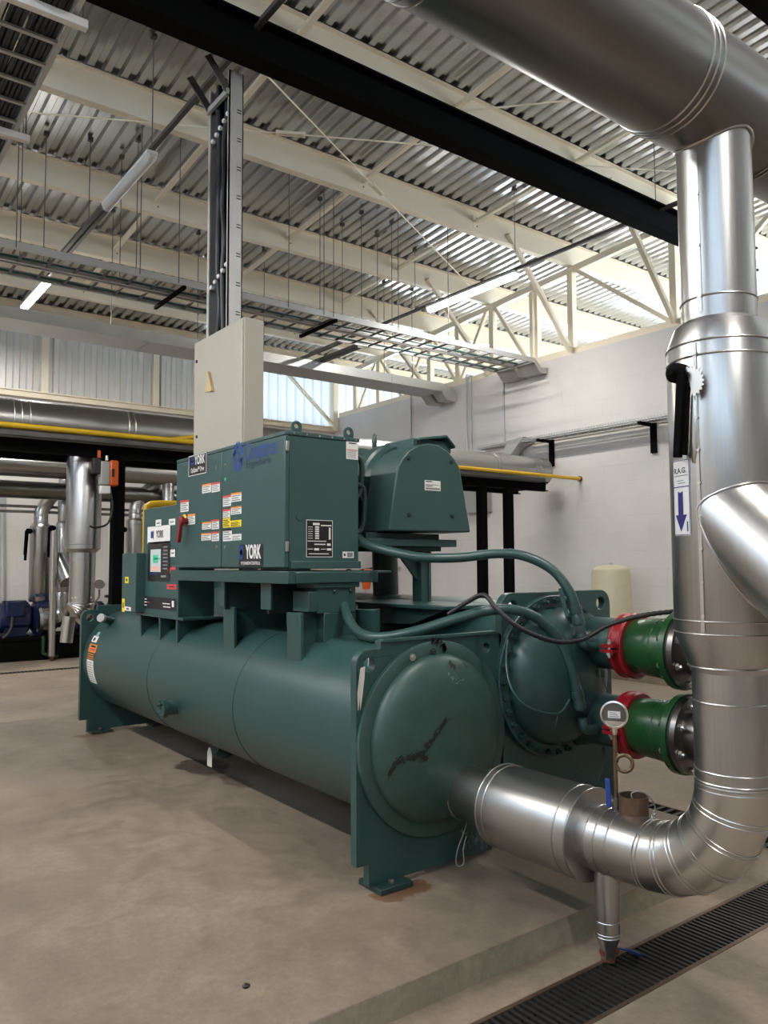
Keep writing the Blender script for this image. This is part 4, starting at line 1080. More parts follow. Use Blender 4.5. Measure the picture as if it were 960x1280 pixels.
# walls
struct(MB().box((XW, YFR, zf-.3), (XW+.2, YB+.2, ZW), 'wall').build('wall_right', None))
struct(MB().box((XL, YB, zf-.3), (XW+.2, YB+.2, 5.18), 'wall').build('wall_back', None))
struct(MB().box((XL-.2, YFR, zf-.3), (XL, YB+.2, 5.2), 'wall').build('wall_left', None))
struct(MB().box((XL-.2, YFR-.2, zf-.3), (XW+.2, YFR, 5.2), 'wall').build('wall_front', None))
struct(MB().box((9.85, 2.0, zf), (XW, 16.5, 0.0), 'curb').build('baseboard_right', None))
def corr(mb, org, ud, nd, ld, width, length, pitch, depth, m_):
    """trapezoid sheet: corrugation along ud, ribs run along ld"""
    org, ud, nd, ld = V(org), V(ud), V(nd), V(ld); n = int(width/pitch); prof = []
    for k in range(n):
        u = k*pitch
        prof += [(u, 0), (u+pitch*.40, 0), (u+pitch*.52, depth), (u+pitch*.88, depth)]
    prof.append((n*pitch, 0))
    vs = [org+ud*u+nd*d_ for u, d_ in prof]+[org+ud*u+nd*d_+ld*length for u, d_ in prof]; k = len(prof)
    mb.add(vs, [(i, i+1, k+i+1, k+i) for i in range(k-1)], m_)
    return mb
o = corr(MB(), (XL-.3, YFR-.3, roofz(YFR-.3)), X, Z, V((0, 1, -RSL)), 31, YB-YFR+.9, .20, .045, 'roof').build('ceiling', None, smooth=0); struct(o)
struct(MB().prism([(XL-.3, YFR-.3, roofz(YFR-.3)+.10), (XL-.3, YB+.6, roofz(YB+.6)+.10), (XL-.3, YB+.6, roofz(YB+.6)+.14), (XL-.3, YFR-.3, roofz(YFR-.3)+.14)], (31, 0, 0), 'dark_steel').build('ceiling_deck', None))
cl = corr(MB(), (XL, YB+.02, 5.18), X, Y_*-1, Z, 8.0-XL, roofz(YB)-5.08, .26, .04, 'clad'); struct(cl.build('wall_back_cladding', None, smooth=0))
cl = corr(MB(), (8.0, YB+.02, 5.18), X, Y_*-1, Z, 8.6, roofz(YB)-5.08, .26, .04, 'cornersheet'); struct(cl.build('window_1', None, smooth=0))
cl = corr(MB(), (XL-.02, YFR, 5.2), Y_, X, Z, YB-YFR, 3.5, .26, .04, 'skysheet'); struct(cl.build('window_fill', None, smooth=0))  # unseen translucent strip, added to let in diffuse fill daylight
cl = corr(MB(), (XL, YFR-.02, 5.2), X, Y_, Z, XW+8-XL, roofz(YFR)-5.2, .26, .04, 'clad'); struct(cl.build('wall_front_cladding', None, smooth=0))
mb = MB().box((XL, YB-.10, 5.08), (XW, YB-.002, 5.20), 'cream').box((XL, YB-.14, 5.19), (XW, YB-.002, 5.215), 'cream'); struct(mb.build('trim_2', None))
for px in (56, 195):
    p = at(px, 460, y=YB-.06); struct(MB().box((p.x-.07, YB-.10, 5.2), (p.x+.07, YB-.03, roofz(YB)-.1), 'cream').build('wall_post', None))
p0 = at(416, 510, y=YB-.08)
struct(MB().box((XW-.16, YB-.20, 5.1), (XW-.02, YB-.03, roofz(YB)-.1), 'cream').build('wall_post', None))
a, b = at(370, 470, y=YB-.1), at(414, 512, y=YB-.1)
b = V((XW-.15, YB-.1, 5.3)); a = V((9.55, YB-.1, 6.75))
tag(MB().bar(a, b, .06, .10, 'cream', (0, 1, 0)).build('wall_brace', None), 'cream diagonal brace against the back cladding beside the enclosure', 'brace')
# ================================================================== roof steel
BEAMZ0, BEAMZ1 = 7.13, 7.555
def ibeam(mb, a, b, h, w, m_, tf=.016, tw=.012):
    """a, b: centre line of the underside"""
    a, b = V(a), V(b)
    mb.bar(a+V((0, 0, tf/2)), b+V((0, 0, tf/2)), w, tf, m_); mb.bar(a+V((0, 0, h-tf/2)), b+V((0, 0, h-tf/2)), w, tf, m_)
    mb.bar(a+V((0, 0, h/2)), b+V((0, 0, h/2)), tw, h-2*tf, m_); return mb
BY = [7.25, 9.38, 11.55, 13.45, 15.4]
def bz(y): return BEAMZ0-RSL*(y-9.4)
for yy in [-6.2, -4.0, -1.8, .4, 2.7, 4.95]+BY+[17.2]:
    k_ = .18 if yy > 17 else 0
    struct(ibeam(MB(), (XL, yy, bz(yy)+k_), (24.2, yy, bz(yy)+k_), BEAMZ1-BEAMZ0-k_, .13, 'cream').build('roof_beam', None, smooth=0))
n = 0
for xx in (1.95, 4.3, 6.65, 9.0):
    for ya, yb in zip(BY[:-1], BY[1:]):
        mb = MB().bar((xx, ya+.02, bz(ya)+.21), (xx, yb-.02, bz(yb)+.21), .07, .05, 'cream')
        for yq, sg in ((ya, 1), (yb, -1)):
            mb.box((xx-.05, yq+sg*.008-.006, bz(yq)+.09), (xx+.05, yq+sg*.008+.006, bz(yq)+.33), 'cream')
            for dz in (-.07, .07): mb.lathe((xx+.03, yq+sg*.014, bz(yq)+.21+dz), (0, sg, 0), [(0, .012), (.012, .012)], 'dark_steel', 6)
        tag(mb.build('beam_strut', None, smooth=0), 'cream strut bolted crosswise between two roof beams', 'strut', 'cream struts between the roof beams')
    mb = MB().bar((xx, 5.0, bz(5)+.21), (xx, BY[0]-.02, bz(BY[0])+.21), .07, .05, 'cream')
    tag(mb.build('beam_strut', None, smooth=0), 'cream strut bolted crosswise between two roof beams', 'strut', 'cream struts between the roof beams')
# lattice truss above the right wall
def truss(xt, lab, far=False):
    t = thing('lattice_truss', lab, 'truss', (xt, 10, ZW))
    zb, zt = ZW+.06, 7.06
    MB().box((xt-.05, 1.0, zb-.06), (xt+.05, YB-.2, zb+.06), 'cream').build('bottom_chord', t)
    MB().bar((xt, 1.0, bz(1.0)-.07), (xt, YB-.2, bz(YB-.2)-.07), .10, .12, 'cream').build('top_chord', t)
    posts = [2.7, 4.95, 6.1]+[7.25, 9.38, 11.45, 12.5, 13.45, 15.4, 16.4]
    for yy in posts: MB().box((xt-.06, yy-.06, zb), (xt+.06, yy+.06, bz(yy)-.03), 'cream').build('post', t)
    if not far: MB().box((xt-.02, 10.22, zb-.05), (xt+.10, 10.40, 7.1), 'cream').box((xt-.1, 10.27, zb), (xt-.02, 10.35, 6.9), 'cream').build('post', t, label='wide double post')
    for (ya, za, yb_, zb_) in ((9.30, zt, 7.30, zb+.03), (4.95, zt, 7.1, zb+.03), (11.4, zt, 10.45, zb), (10.2, zt, 9.45, zb), (11.6, zt, 12.45, zb), (13.4, zt, 12.55, zb), (13.5, zt, 14.4, zb), (15.35, zt, 14.45, zb), (15.5, zt, 16.3, zb)):
        za = bz(ya)-.07
        MB().bar((xt, ya, za), (xt, yb_, zb_), .07, .07, 'cream', (1, 0, 0)).build('diagonal', t)
    if far:
        for yy in (2.0, 9.4, 16.4): MB().box((xt-.1, yy-.1, zf), (xt+.1, yy+.1, zb), 'cream').build('column', t)
    return t
truss(XW+.06, 'cream steel lattice truss filling the clerestory above the right wall')
truss(19.0, 'second cream truss in the neighbouring bay, seen through the clerestory', True)
struct(corr(MB(), (19.3, 0, 5.2), Y_, X, Z, YB, roofz(YB)-5.2, .26, .04, 'translucent').build('window_4', None, smooth=0))
for yy, lab in ((7.25, 'cream knee brace nearest the riser, from roof beam to wall top'), (9.38, 'cream knee brace crossing in front of the lit fluorescent lamp'), (11.55, 'cream knee brace behind the paired ladder trays, near their right end'), (13.45, 'cream knee brace above the trunking near the back corner')):
    tag(MB().bar((XW-.05, yy-.05, ZW+.05), (9.75, yy-.05, bz(yy)+.18), .075, .075, 'cream', (0, 1, 0)).build('knee_brace', None), lab, 'brace')
# tie rods with turnbuckles just under the roof
def tie(pts, lab, tb, zz=7.1, r_=.010):
    P = [at(a, b, z=zz) for a, b in pts]; mb = MB().cyl(P[0], P[1], r_, 'cream', 8)
    o = mb.build('tie_rod', None); tag(o, lab, 'tie rod')
    if tb:
        d = (P[1]-P[0]).normalized(); c = P[0]+d*((P[1]-P[0]).length*tb)
        b = MB()
        for s_ in (-1, 1): b.bar(c-d*.16+d.cross(Z)*.03*s_, c+d*.16+d.cross(Z)*.03*s_, .014, .035, 'cream')
        for s_ in (-1, 1): b.bar(c+d*.15*s_, c+d*.19*s_, .08, .04, 'cream')
        b.build('turnbuckle', o)
tie(((312, 72), (598, 368)), 'white tie rod slanting down right with a turnbuckle, right of the cable riser', .40)
tie(((40, 141), (640, 190)), 'thin cream tie rod crossing almost level behind the cable riser', .515)
tie(((565, 140), (850, 112)), 'thin cream tie rod under the roof right of the black beam', 0)
tie(((575, 196), (850, 215)), 'thin cream tie rod low under the roof beside the silver header', 0)
tie(((0, 277), (82, 317)), 'thin white tie rod at the far left above the ladder trays', 0)
# black pipe-rack beam
tag(ibeam(MB(), (XL+.02, 5.9, BBZ), (XW-.02, 5.9, BBZ), .36, .20, 'black', .022, .014).build('rack_beam', None, smooth=0), 'long black steel beam crossing the roof space above the cable riser', 'beam')
p = at(950, 5, z=BBZ)
tag(ibeam(MB(), (4.0, p.y, BBZ), (XW-.02, p.y, BBZ), .3, .18, 'black').build('rack_beam', None, smooth=0), 'black steel beam cutting the extreme top right corner above the header', 'beam')
# cable-tray bend on top of the riser, to the left under the black beam
mb = MB(); 
for yy in (TY0+.02, TY1-.02):
    mb.bar((TXF+.03, yy, TZ1-.22), (TXF-.20, yy, TZ1+.06), .015, .07, 'dark_steel')
mb.bar((TXF-.01, TY0, TZ1-.20), (TXF-.01, TY1, TZ1-.20), .03, .05, 'galv')
mb.build('tray_bend', tr)

# ================================================================== ladder trays, trunking, rails, rods
def ladder(a, b, w, lab, ncab, cabm, step=.34, h=.09, rung='dark_steel'):
    a, b = V(a), V(b); d = (b-a).normalized(); s_ = Z.cross(d)
    t = thing('cable_ladder', lab, 'cable tray', tuple((a+b)/2))
    for sg in (-1, 1):
        mb = MB().bar(a+s_*(sg*w/2)+V((0, 0, h/2)), b+s_*(sg*w/2)+V((0, 0, h/2)), .012, h, 'galv')
        for zz in (.004, h-.004): mb.bar(a+s_*(sg*(w/2-.015))+V((0, 0, zz)), b+s_*(sg*(w/2-.015))+V((0, 0, zz)), .03, .006, 'galv')
        mb.build('side_rail', t)
    r0 = MB().bar(a-s_*(w/2)+V((0, 0, .02)), a+s_*(w/2)+V((0, 0, .02)), (.035 if rung == 'galv' else .03), .02, rung).build('rung', t, smooth=0)
    for k in range(1, int((b-a).length/step)+1):
        r1 = r0.copy(); COL.objects.link(r1); r1.parent = t; r1.matrix_parent_inverse = r0.matrix_parent_inverse; r1.location = d*(k*step)
    rr = random.Random(int(abs(a.y)*100))
    mb = MB()
    for k in range(ncab):
        off = -w/2+.05+(w-.10)*k/max(1, ncab-1); P = []
        for i in range(14):
            P.append(a+d*((b-a).length*i/13)+s_*(off+rr.gauss(0, .006))+V((0, 0, .045+rr.random()*.012)))
        mb.tube(P, .018 if cabm == 'cable' else .013, cabm, 6)
    c = mb.build('cables', t); c['kind'] = 'stuff'
    return t
LZ = 5.37
ladder((-4, 10.17, LZ), (11.05, 10.17, LZ), .46, 'nearer of the two parallel ladder trays, carrying dark green cables to the right wall', 2, 'greencable')
ladder((-4, 10.70, LZ), (11.05, 10.70, LZ), .46, 'farther of the two parallel ladder trays, next to the wall corner', 2, 'greencable')
for yy, lab in ((10.17, 'down-turned galvanised end of the nearer ladder tray at the wall'), (10.70, 'down-turned galvanised end of the farther ladder tray at the wall')):
    mb = MB()
    mb.prism([(11.03, yy-.23, LZ+.10), (11.03, yy-.23, LZ), (11.18, yy-.23, LZ-.16), (11.38, yy-.23, LZ-.16), (11.38, yy-.23, LZ-.06), (11.22, yy-.23, LZ-.06)], (0, .46, 0), 'galv')
    tag(mb.build('tray_drop', None, smooth=0), lab, 'cable tray')
# closed trunking
t = thing('cable_trunking', 'wide closed galvanised trunking running below the back cladding', 'trunking', (4, 12.8, 5.3))
TRY0, TRY1, TRZ0, TRZ1 = 12.45, 13.15, 5.26, 5.44
MB().box((-4, TRY0, TRZ0), (10.95, TRY1, TRZ1), 'galv').build('trunking_body', t, bevel=.004)
for xx in (1.9, 4.6, 7.4, 9.6): MB().box((xx-.03, TRY0-.006, TRZ0-.006), (xx+.03, TRY1, TRZ1+.006), 'galv').build('joint_cover', t)
for yy in (TRY0+.02, TRY0+.40):
    MB().prism([(10.93, yy, TRZ1), (10.93, yy, TRZ0), (11.08, yy, TRZ0-.16), (11.34, yy, TRZ0-.16), (11.34, yy, TRZ0-.02), (11.12, yy, TRZ1-.04)], (0, .3, 0), 'galv').build('end_drop', t)
# ladder overhead on the left running away from the viewer, crowded with black cables
ladder((1.21, 1.0, LZ), (1.21, 9.9, LZ), .44, 'overhead ladder tray at top left crowded with black cables', 12, 'cable', .32, .09, 'galv')
for px0, px1, lab in (((20, -2), (108, 35), 'white channel bar under the black-cabled ladder, at the top left corner'), ((-10, 161), (35, 178), 'white channel bar under the black-cabled ladder, at the left edge lower down')):
    a, b = at(*px0, z=LZ-.05), at(*px1, z=LZ-.05); b.y = a.y
    mb = MB().bar(a-V((.3, 0, 0)), b, .06, .06, 'lampwhite')
    o = tag(mb.build('support_channel', None, bevel=.004), lab, 'support channel')
    MB().cyl(b-V((.03, 0, 0)), (b.x-.03, b.y, 7.5), .007, 'dark_steel', 6).build('hanger_rod', o)
# dark rails with fluorescent lamps
def rail(xx, zz, y0, y1, lab): return tag(MB().box((xx-.025, y0, zz), (xx+.025, y1, zz+.045), 'dark_steel').build('strut_rail', None), lab, 'rail')
RZ = 6.25; RX1 = at(165, 217, z=RZ).x; RX2 = at(565, 371, z=RZ).x
rail(RX1, RZ, -6, 12.2, 'dark strut rail with the unlit fluorescent lamp, crossing behind the cable riser')
rail(RX2, RZ, -6, 14.5, 'dark strut rail with the long lit lamp, crossing in front of the clerestory')
RX0 = at(46, 370, z=RZ-.1).x
rail(RX0, RZ, 9.5, 14.5, 'short dark strut rail carrying the bright lamp at the left edge')
def lamp(xx, y0, y1, lab, lit, zz=RZ, w=.13):
    t = thing('fluorescent_lamp', lab, 'lamp', (xx, (y0+y1)/2, zz-.10))
    mb = MB().box((xx-w/2, y0, zz-.05), (xx+w/2, y1, zz-.005), 'lampwhite'); mb.build('lamp_housing', t, bevel=.01)
    mb = MB(); pr_ = []
    for yy, k in ((y0+.0, .6), (y0+.03, 1), (y1-.03, 1), (y1, .6)):
        pr_.append([V((xx+w/2*.95*k*math.cos(math.pi+math.pi*j/10), yy, zz-.05+.075*k*math.sin(math.pi+math.pi*j/10))) for j in range(11)])
    mb.rings(pr_, 'lit' if lit else 'glass_off'); mb.build('diffuser', t)
    for yy in (y0+.2, y1-.2): MB().box((xx-.03, yy-.02, zz-.01), (xx+.03, yy+.02, zz+.05), 'steel').build('clip', t)
    yc_ = (y0+y1)/2
    if lit: light(xx, (y0+y1)/2, zz-.14, (y1-y0), 150*(.6 if xx > 6 else .75 if yc_ < -1 else 1))
    return t
def light(xx, yy, zz, L, W):
    l = bpy.data.lights.new('tube_light', 'AREA'); l.shape = 'RECTANGLE'; l.size = .14; l.size_y = L; l.energy = W*LAMPK; l.color = (1, .955, .90)
    o = bpy.data.objects.new('tube_light', l); COL.objects.link(o); o.location = (xx, yy, zz)
LAMPK = 1.25
LAMPK = 1.25
lamp(RX1, at(198, 200, z=RZ-.1).y, at(150, 268, z=RZ-.1).y, 'unlit white fluorescent lamp hanging under the dark rail left of the riser', False)
lamp(RX2, at(660, 350, z=RZ-.1).y, at(562, 396, z=RZ-.1).y, 'long lit fluorescent lamp in front of the clerestory', True, w=.16)
lamp(RX0, at(62, 355, z=RZ-.1).y, at(30, 388, z=RZ-.1).y, 'bright lit fluorescent lamp at the left edge above the trunking', True)
# lamps out of view that light the room; the short-rail one is added fill
LAMPLAB = ['lit fluorescent lamp left of the frame, beside the viewer', 'lit fluorescent lamp left of the frame, level with the near tube plate', 'lit fluorescent lamp left of the frame, level with the far tube plate', 'lit fluorescent lamp left of the frame, level with the closed trunking', 'lit fluorescent lamp above the overhead header on the middle rail', 'unseen fill lamp added above and behind the viewer on a short rail', 'lit fluorescent lamp hidden behind the thick clad riser on the right rail']
rail(.6, RZ, -5, -1.5, 'short dark strut rail added behind the viewer for the unseen fill lamp')
rail(-2.4, RZ, -6, 15, 'dark strut rail of the lamp row left of the viewer, out of the frame')
for xx, yy in ((-2.4, 1.6), (-2.4, 4.8), (-2.4, 8.0), (-2.4, 11.5), (RX1, .6), (.6, -3.2), (RX2, 2.4)):
    if True:
        lamp(xx, yy-.75, yy+.75, LAMPLAB.pop(0), True)
# hanging rods
def rod(x_, y_, z0, z1, lab, r_=.006):
    mb = MB().cyl((x_, y_, z0), (x_, y_, z1), r_, 'dark_steel', 6); mb.box((x_-.03, y_-.03, z1-.05), (x_+.03, y_+.03, z1), 'dark_steel')
    return tag(mb.build('hanger_rod', None), lab, 'hanger rod', 'steel rods hanging from the roof')
LBL = 'thin dark steel rod hanging from the roof down to the paired ladder trays'
for px, pt, yy in ((22, 200, 9.93), (27, 198, 10.41), (56, 215, 10.93), (171, 250, 10.41), (176, 243, 9.93), (225, 190, 9.93), (150, 283, 10.93), (361, 290, 9.93), (400, 310, 10.41), (405, 308, 9.93), (417, 262, 9.93), (428, 322, 10.93), (452, 330, 10.41), (472, 352, 10.93), (490, 340, 10.41), (498, 338, 9.93), (560, 300, 9.93)):
    a = at(px, pt+40, y=yy); z1 = min(7.54, max(7.15, at(px, pt, y=yy).z))
    rod(a.x, yy, LZ+.02, roofz(yy)-.01, LBL)
for px, py, xx in ((190, 190, RX1), (111, 278, RX1), (644, 328, RX2), (519, 382, RX2), (820, 268, RX2)):
    a = at(px, py, x=xx); rod(xx, a.y, RZ+.04, roofz(a.y)-.01, 'thin dark rod holding the left dark lamp rail' if xx == RX1 else 'thin dark rod holding the dark lamp rail before the clerestory')
for px, yy in ((139, 12.5), (247, 12.5), (270, 12.5), (330, 12.5), (480, 12.5), (515, 12.5)):
    a = at(px, 400, y=yy); rod(a.x, yy, TRZ1, roofz(yy)-.01, 'thin steel rod hanging from the roof down to the closed trunking')
# dark cantilever struts under the ladders
for a_, b_, lab in (((193, 385), (228, 360), 'short dark strut under the ladder trays, left of the cable riser'), ((378, 424), (415, 402), 'short dark strut under the ladder trays, right of the enclosure')):
    a, b = at(*b_, z=LZ-.02), at(*a_, z=LZ-.02); b.x = a.x
    tag(MB().bar(V((a.x, 9.9, LZ-.03)), V((a.x, 10.98, LZ-.03)), .045, .045, 'black').build('cross_strut', None), lab, 'strut')
for px0, px1, lab in (((372, 450), (425, 427), 'thinner dark strut between trunking and ladders'), ((388, 456), (445, 431), 'thicker dark strut between trunking and ladders')):
    a, b = at(*px0, z=TRZ1+.03), at(*px1, z=TRZ1+.03); b.x = a.x; w = .05 if 'thin' in lab else .09
    tag(MB().bar(a, V((a.x, max(10.9, min(a.y-.3, b.y)), a.z)), w, w, 'dark_steel').build('cross_strut', None), lab, 'strut')

# ================================================================== right wall services
for px, y0, y1, lab in ((513, 490, 640, 'thin grey conduit with a bend at the top on the right wall, nearest the corner'), (583, 470, 640, 'left of two close grey conduits on the right wall'), (588, 468, 640, 'right of two close grey conduits on the right wall'), (629, 468, 570, 'grey conduit on the right wall below the ladder ends')):
    a, b = at(px, y0, x=XW-.02), at(px, y1, x=XW-.02)
    P = [V((XW-.02, a.y, b.z)), V((XW-.02, a.y, a.z))]
    if px == 513: P = P+[V((XW-.02, a.y-.05, a.z+.10)), V((XW-.02, a.y-.25, a.z+.16))]
    tag(MB().tube(P, .022, 'galv', 8).build('conduit', None), lab, 'conduit')
WTZ = 3.92
t = thing('wire_mesh_tray', 'galvanised wire-mesh cable tray on brackets along the right wall', 'cable tray', (XW-.2, 8, WTZ))
mb = MB(); y0, y1 = 3.0, 11.6
for xx, zz in ((XW-.32, .06), (XW-.32, .03), (XW-.32, 0), (XW-.24, 0), (XW-.16, 0), (XW-.08, 0), (XW-.08, .06)): mb.bar((xx, y0, WTZ+zz), (xx, y1, WTZ+zz), .012, .012, 'galv')
for k in range(int((y1-y0)/.06)):
    yy = y0+k*.06; mb.bar((XW-.32, yy, WTZ), (XW-.08, yy, WTZ), .009, .009, 'galv'); mb.bar((XW-.32, yy, WTZ), (XW-.32, yy, WTZ+.075), .009, .009, 'galv')
mb.build('mesh', t, smooth=0)
mb = MB()
for k in range(4): mb.tube([(XW-.28+.05*k, y0, WTZ+.018), (XW-.28+.05*k, y1, WTZ+.018)], .014, 'grey_p', 6)
cc_ = mb.build('cables', t); cc_['kind'] = 'stuff'
for px, lab in ((690, None), (818, None)):
    p = at(px, 575, x=XW-.02); yy = p.y
    MB().box((XW-.42, yy-.03, WTZ-.06), (XW, yy+.03, WTZ-.01), 'black').box((XW-.05, yy-.05, WTZ-.50), (XW, yy+.05, WTZ), 'black').build('bracket', t)
a = at(640, 594, x=XW-.2); 
MB().prism([(XW-.32, 10.72, WTZ+.06), (XW-.32, 10.40, WTZ+.10), (XW-.32, 10.30, WTZ+.10), (XW-.32, 10.9, WTZ-.45), (XW-.32, 11.05, WTZ-.45)], (.22, 0, 0), 'galv').build('drop_chute', t)
# water tank on the curb
p = at(764.5, 760, x=10.75)
tk = thing('expansion_tank', 'beige upright cylindrical tank against the white wall', 'tank', (10.75, p.y, 0))
zt_ = at(764, 706, x=10.75).z; rt = .31
MB().lathe((10.75, p.y, 0), Z, [(0, rt*.8), (.02, rt), (zt_-.13, rt), (zt_-.07, rt*.94), (zt_-.02, rt*.7), (zt_, rt*.25)], 'tank', 40).build('tank_body', tk)
MB().cyl((10.75, p.y, zt_-.01), (10.75, p.y, zt_+.03), .035, 'steel', 12).build('valve_cap', tk)
# small grey wall box with floodlight and conduit
a, b = at(586, 612, x=XW), at(615, 640, x=XW)
t = thing('wall_box', 'small grey electrical box with a dark emblem on the right wall behind the black posts', 'electrical box', (XW, (a.y+b.y)/2, b.z))
MB().box((XW-.14, b.y, b.z), (XW, a.y, a.z+.0), 'grey_p').build('box_body', t, bevel=.01)
MB().box((XW-.10, a.y-.30, a.z-.02), (XW, a.y-.02, a.z+.24), 'panel').build('socket_plate', t, bevel=.01)
MB().poly(lambda u, v: V((XW-.102, a.y-.16-u, a.z+.11+v)), [(-.06, 0), (-.03, .07), (.05, .07), (.06, -.03), (.0, -.07)], 'ink').build('emblem', t)
q = at(600, 680, x=XW); q2 = at(592, 726, x=XW)
MB().tube([(XW-.02, q.y, b.z), (XW-.02, q.y, q2.z)], .018, 'grey_p', 8).build('conduit', t)
MB().box((XW-.06, q.y-.03, q2.z-.10), (XW, q.y+.03, q2.z+.02), 'grey_p').build('socket', t)
# black hose hook on the wall
a = at(480, 712, x=XW-.15); f = lambda px, py: at(px, py, x=XW-.15)
t = thing('wall_hook', 'black bracket with two dangling hoses on the wall behind the motor post', 'hook', tuple(a))
MB().bar(f(476, 704), f(479, 716), .10, .05, 'black', (1, 0, 0)).bar(f(478, 711), f(494, 707), .07, .05, 'black', (1, 0, 0)).build('bracket', t)
MB().tube(smoothpath([f(492, 707), f(496, 715), f(494, 728), f(489, 736)]), .012, 'black_rubber', 6).build('hose', t)
MB().tube(smoothpath([f(487, 708), f(487, 724), f(484, 743)]), .012, 'black_rubber', 6).build('hose', t)

# ================================================================== pipe rack behind the chiller
RY = 9.3
tk_ = thing('pipe_rack', 'black steel pipe rack on square posts behind the chiller', 'pipe rack', (4, RY, 0))
for yy in (RY, 9.95): ibeam(MB(), (-4, yy, 2.86), (10.55, yy, 2.86), .16, .12, 'black').build('rack_beam', tk_, smooth=0)
for px in (147, 602, 635):
    p = at(px, 620, y=RY); MB().box((p.x-.065, RY-.065, zf), (p.x+.065, RY+.065, 2.87), 'black').box((p.x-.12, RY-.12, zf), (p.x+.12, RY+.12, zf+.02), 'black').build('rack_post', tk_)
for xx in (-2.0, .6, 3.2, 5.8, 8.4, 10.2): MB().box((xx-.06, RY, 2.88), (xx+.06, 9.95, 3.0), 'black').build('cross_beam', tk_)
mb = MB().box((-4, RY-.22, 3.0), (10.3, RY-.20, 3.06), 'dark_steel').box((-4, RY-.22, 3.0), (10.3, RY-.07, 3.006), 'galv'); mb.build('cable_tray', tk_)
zp = 3.01+.26
mb = jacket(MB(), (-4, 9.75, zp), X, [(0, .255), (14.98, .255), (15.0, .20)], 'alu', [(k, .255) for k in (5.95, 6.03, 6.12, 7.25, 7.33, 8.3, 8.38, 8.46, 13.6, 13.68, 14.55, 14.62, 14.69, 14.76)], 48, .006)
tag(mb.build('clad_pipe', None, smooth=30), 'large aluminium-clad pipe lying on the black rack, ending near the right wall', 'pipe')
zy = 3.13
mb = MB().cyl((-4, 9.22, zy), (XW, 9.22, zy), .032, 'yellow', 14)
mb.lathe((XW-.03, 9.22, zy), X, [(0, .05), (.03, .05)], 'brass', 16)
c = at(214, 553, y=9.22); mb.tube([(c.x, 9.22, zy), (c.x+.45, 9.45, zy+.12), (c.x+.8, 9.45, zy+.14)], .032, 'yellow', 12)
tag(mb.build('yellow_pipe', None), 'thin yellow gas pipe running along the rack to the right wall', 'pipe')
# riser with valve jacket hanging from the rack pipe at left
vx = at(105, 620, y=9.6).x
vr = thing('clad_riser', 'big aluminium-clad vertical pipe with a thick valve jacket, in front of the pumps at left', 'pipe', (vx, 9.6, 1.0))
z0, z1, z2 = at(105, 686, y=9.6).z, at(105, 585, y=9.6).z, at(105, 562, y=9.6).z
MB().cyl((vx, 9.6, z2-.02), (vx, 9.6, 3.1), .155, 'alu', 32).build('neck_cladding', vr)
jacket(MB(), (vx, 9.6, z0), Z, [(-.05, .14), (0, .198), (z1-z0+.08, .198), (z2-z0, .16)], 'alu', [(.05, .198), (z1-z0+.06, .198)], 40).build('valve_cladding', vr, smooth=30)
z3 = at(103, 752, y=9.6).z
jacket(MB(), (vx, 9.6, z3), Z, [(0, .145), (z0-z3, .145)], 'alu', [(z0-z3-.12, .145), (.05, .145)], 36).build('pipe_cladding', vr)
P = arc_pts((vx-.17, 9.6, z3), (1, 0, 0), (0, 0, -1), .17, 0, math.pi*.34, 8)
mb = MB().tube(P, .145, 'alu', 32)
for i in (1, 3, 5, 7): mb.torus(P[i], P[i]-P[i-1], .146, .006, 'alu', 32, 5)
P2 = P[-1]+V((-.05, 0, -.02)); mb.lathe(P2, (-.1, 0, -1), [(0, .07), (.30, .07)], 'alu', 24)
mb.build('elbow_cladding', vr)
# orange valve actuator on the rack post
def actuator(px, py, yy, lab, k=1.0):
    c = at(px, py, y=yy); t = thing('valve_actuator', lab, 'actuator', tuple(c))
    b = lambda x0, x1, d0, d1, z0, z1, m_, nm, bv=.006: MB().box((c.x+x0*k, yy+d0*k, c.z+z0*k), (c.x+x1*k, yy+d1*k, c.z+z1*k), m_).build(nm, t, bevel=bv)
    b(-.02, .10, -.06, .10, -.17, .18, 'orange_p', 'cover', .02); b(-.14, -.02, -.05, .08, -.16, .16, 'grey_p', 'housing', .01)
    b(-.24, -.14, -.04, .06, -.02, .20, 'ink', 'terminal_box', .01); b(.0, .035, -.068, -.06, -.05, .06, 'ink', 'emblem', 0)
    b(-.19, -.15, -.05, -.04, .20, .30, 'orange_p', 'plug', 0); b(-.14, .0, -.03, .05, -.28, -.17, 'lampwhite', 'gear_case', .01)
    MB().tube(smoothpath([V((c.x+.0, yy, c.z-.22*k)), V((c.x+.03, yy, c.z-.45*k)), V((c.x-.02, yy, c.z-.68*k)), V((c.x-.18*k, yy, c.z-.74*k)), V((c.x-.26*k, yy, c.z-.72*k))]), .014*k, 'black_rubber', 8).build('cable', t)
    MB().cyl((c.x-.04, yy+.02, c.z+.18*k), (c.x-.04, yy+.02, 2.87), .02, 'steel', 10).build('hanger', t)
    return t
actuator(138, 592, 9.15, 'orange and grey valve actuator hanging at the black rack post, left', .85)
# orange hose/valve unit glimpsed behind the drive cabinet
c = at(458, 722, y=8.9)
t = thing('orange_valve', 'small orange valve unit glimpsed between the drive cabinet and the motor post', 'valve', tuple(c))
MB().lathe(c-V((0, 0, .16)), Z, [(0, .05), (.10, .07), (.22, .07), (.28, .05)], 'orange_p', 16).build('valve_body', t)
MB().cyl(c+V((-.10, 0, .10)), c+V((.18, 0, .14)), .015, 'ink', 8).build('valve_lever', t)
MB().cyl(c+V((-.25, 0, -.02)), c+V((.12, 0, -.02)), .018, 'steel', 10).cyl(V((c.x, c.y, zf)), c+V((0, 0, -.1)), .03, 'steel', 12).build('pipe_stub', t)

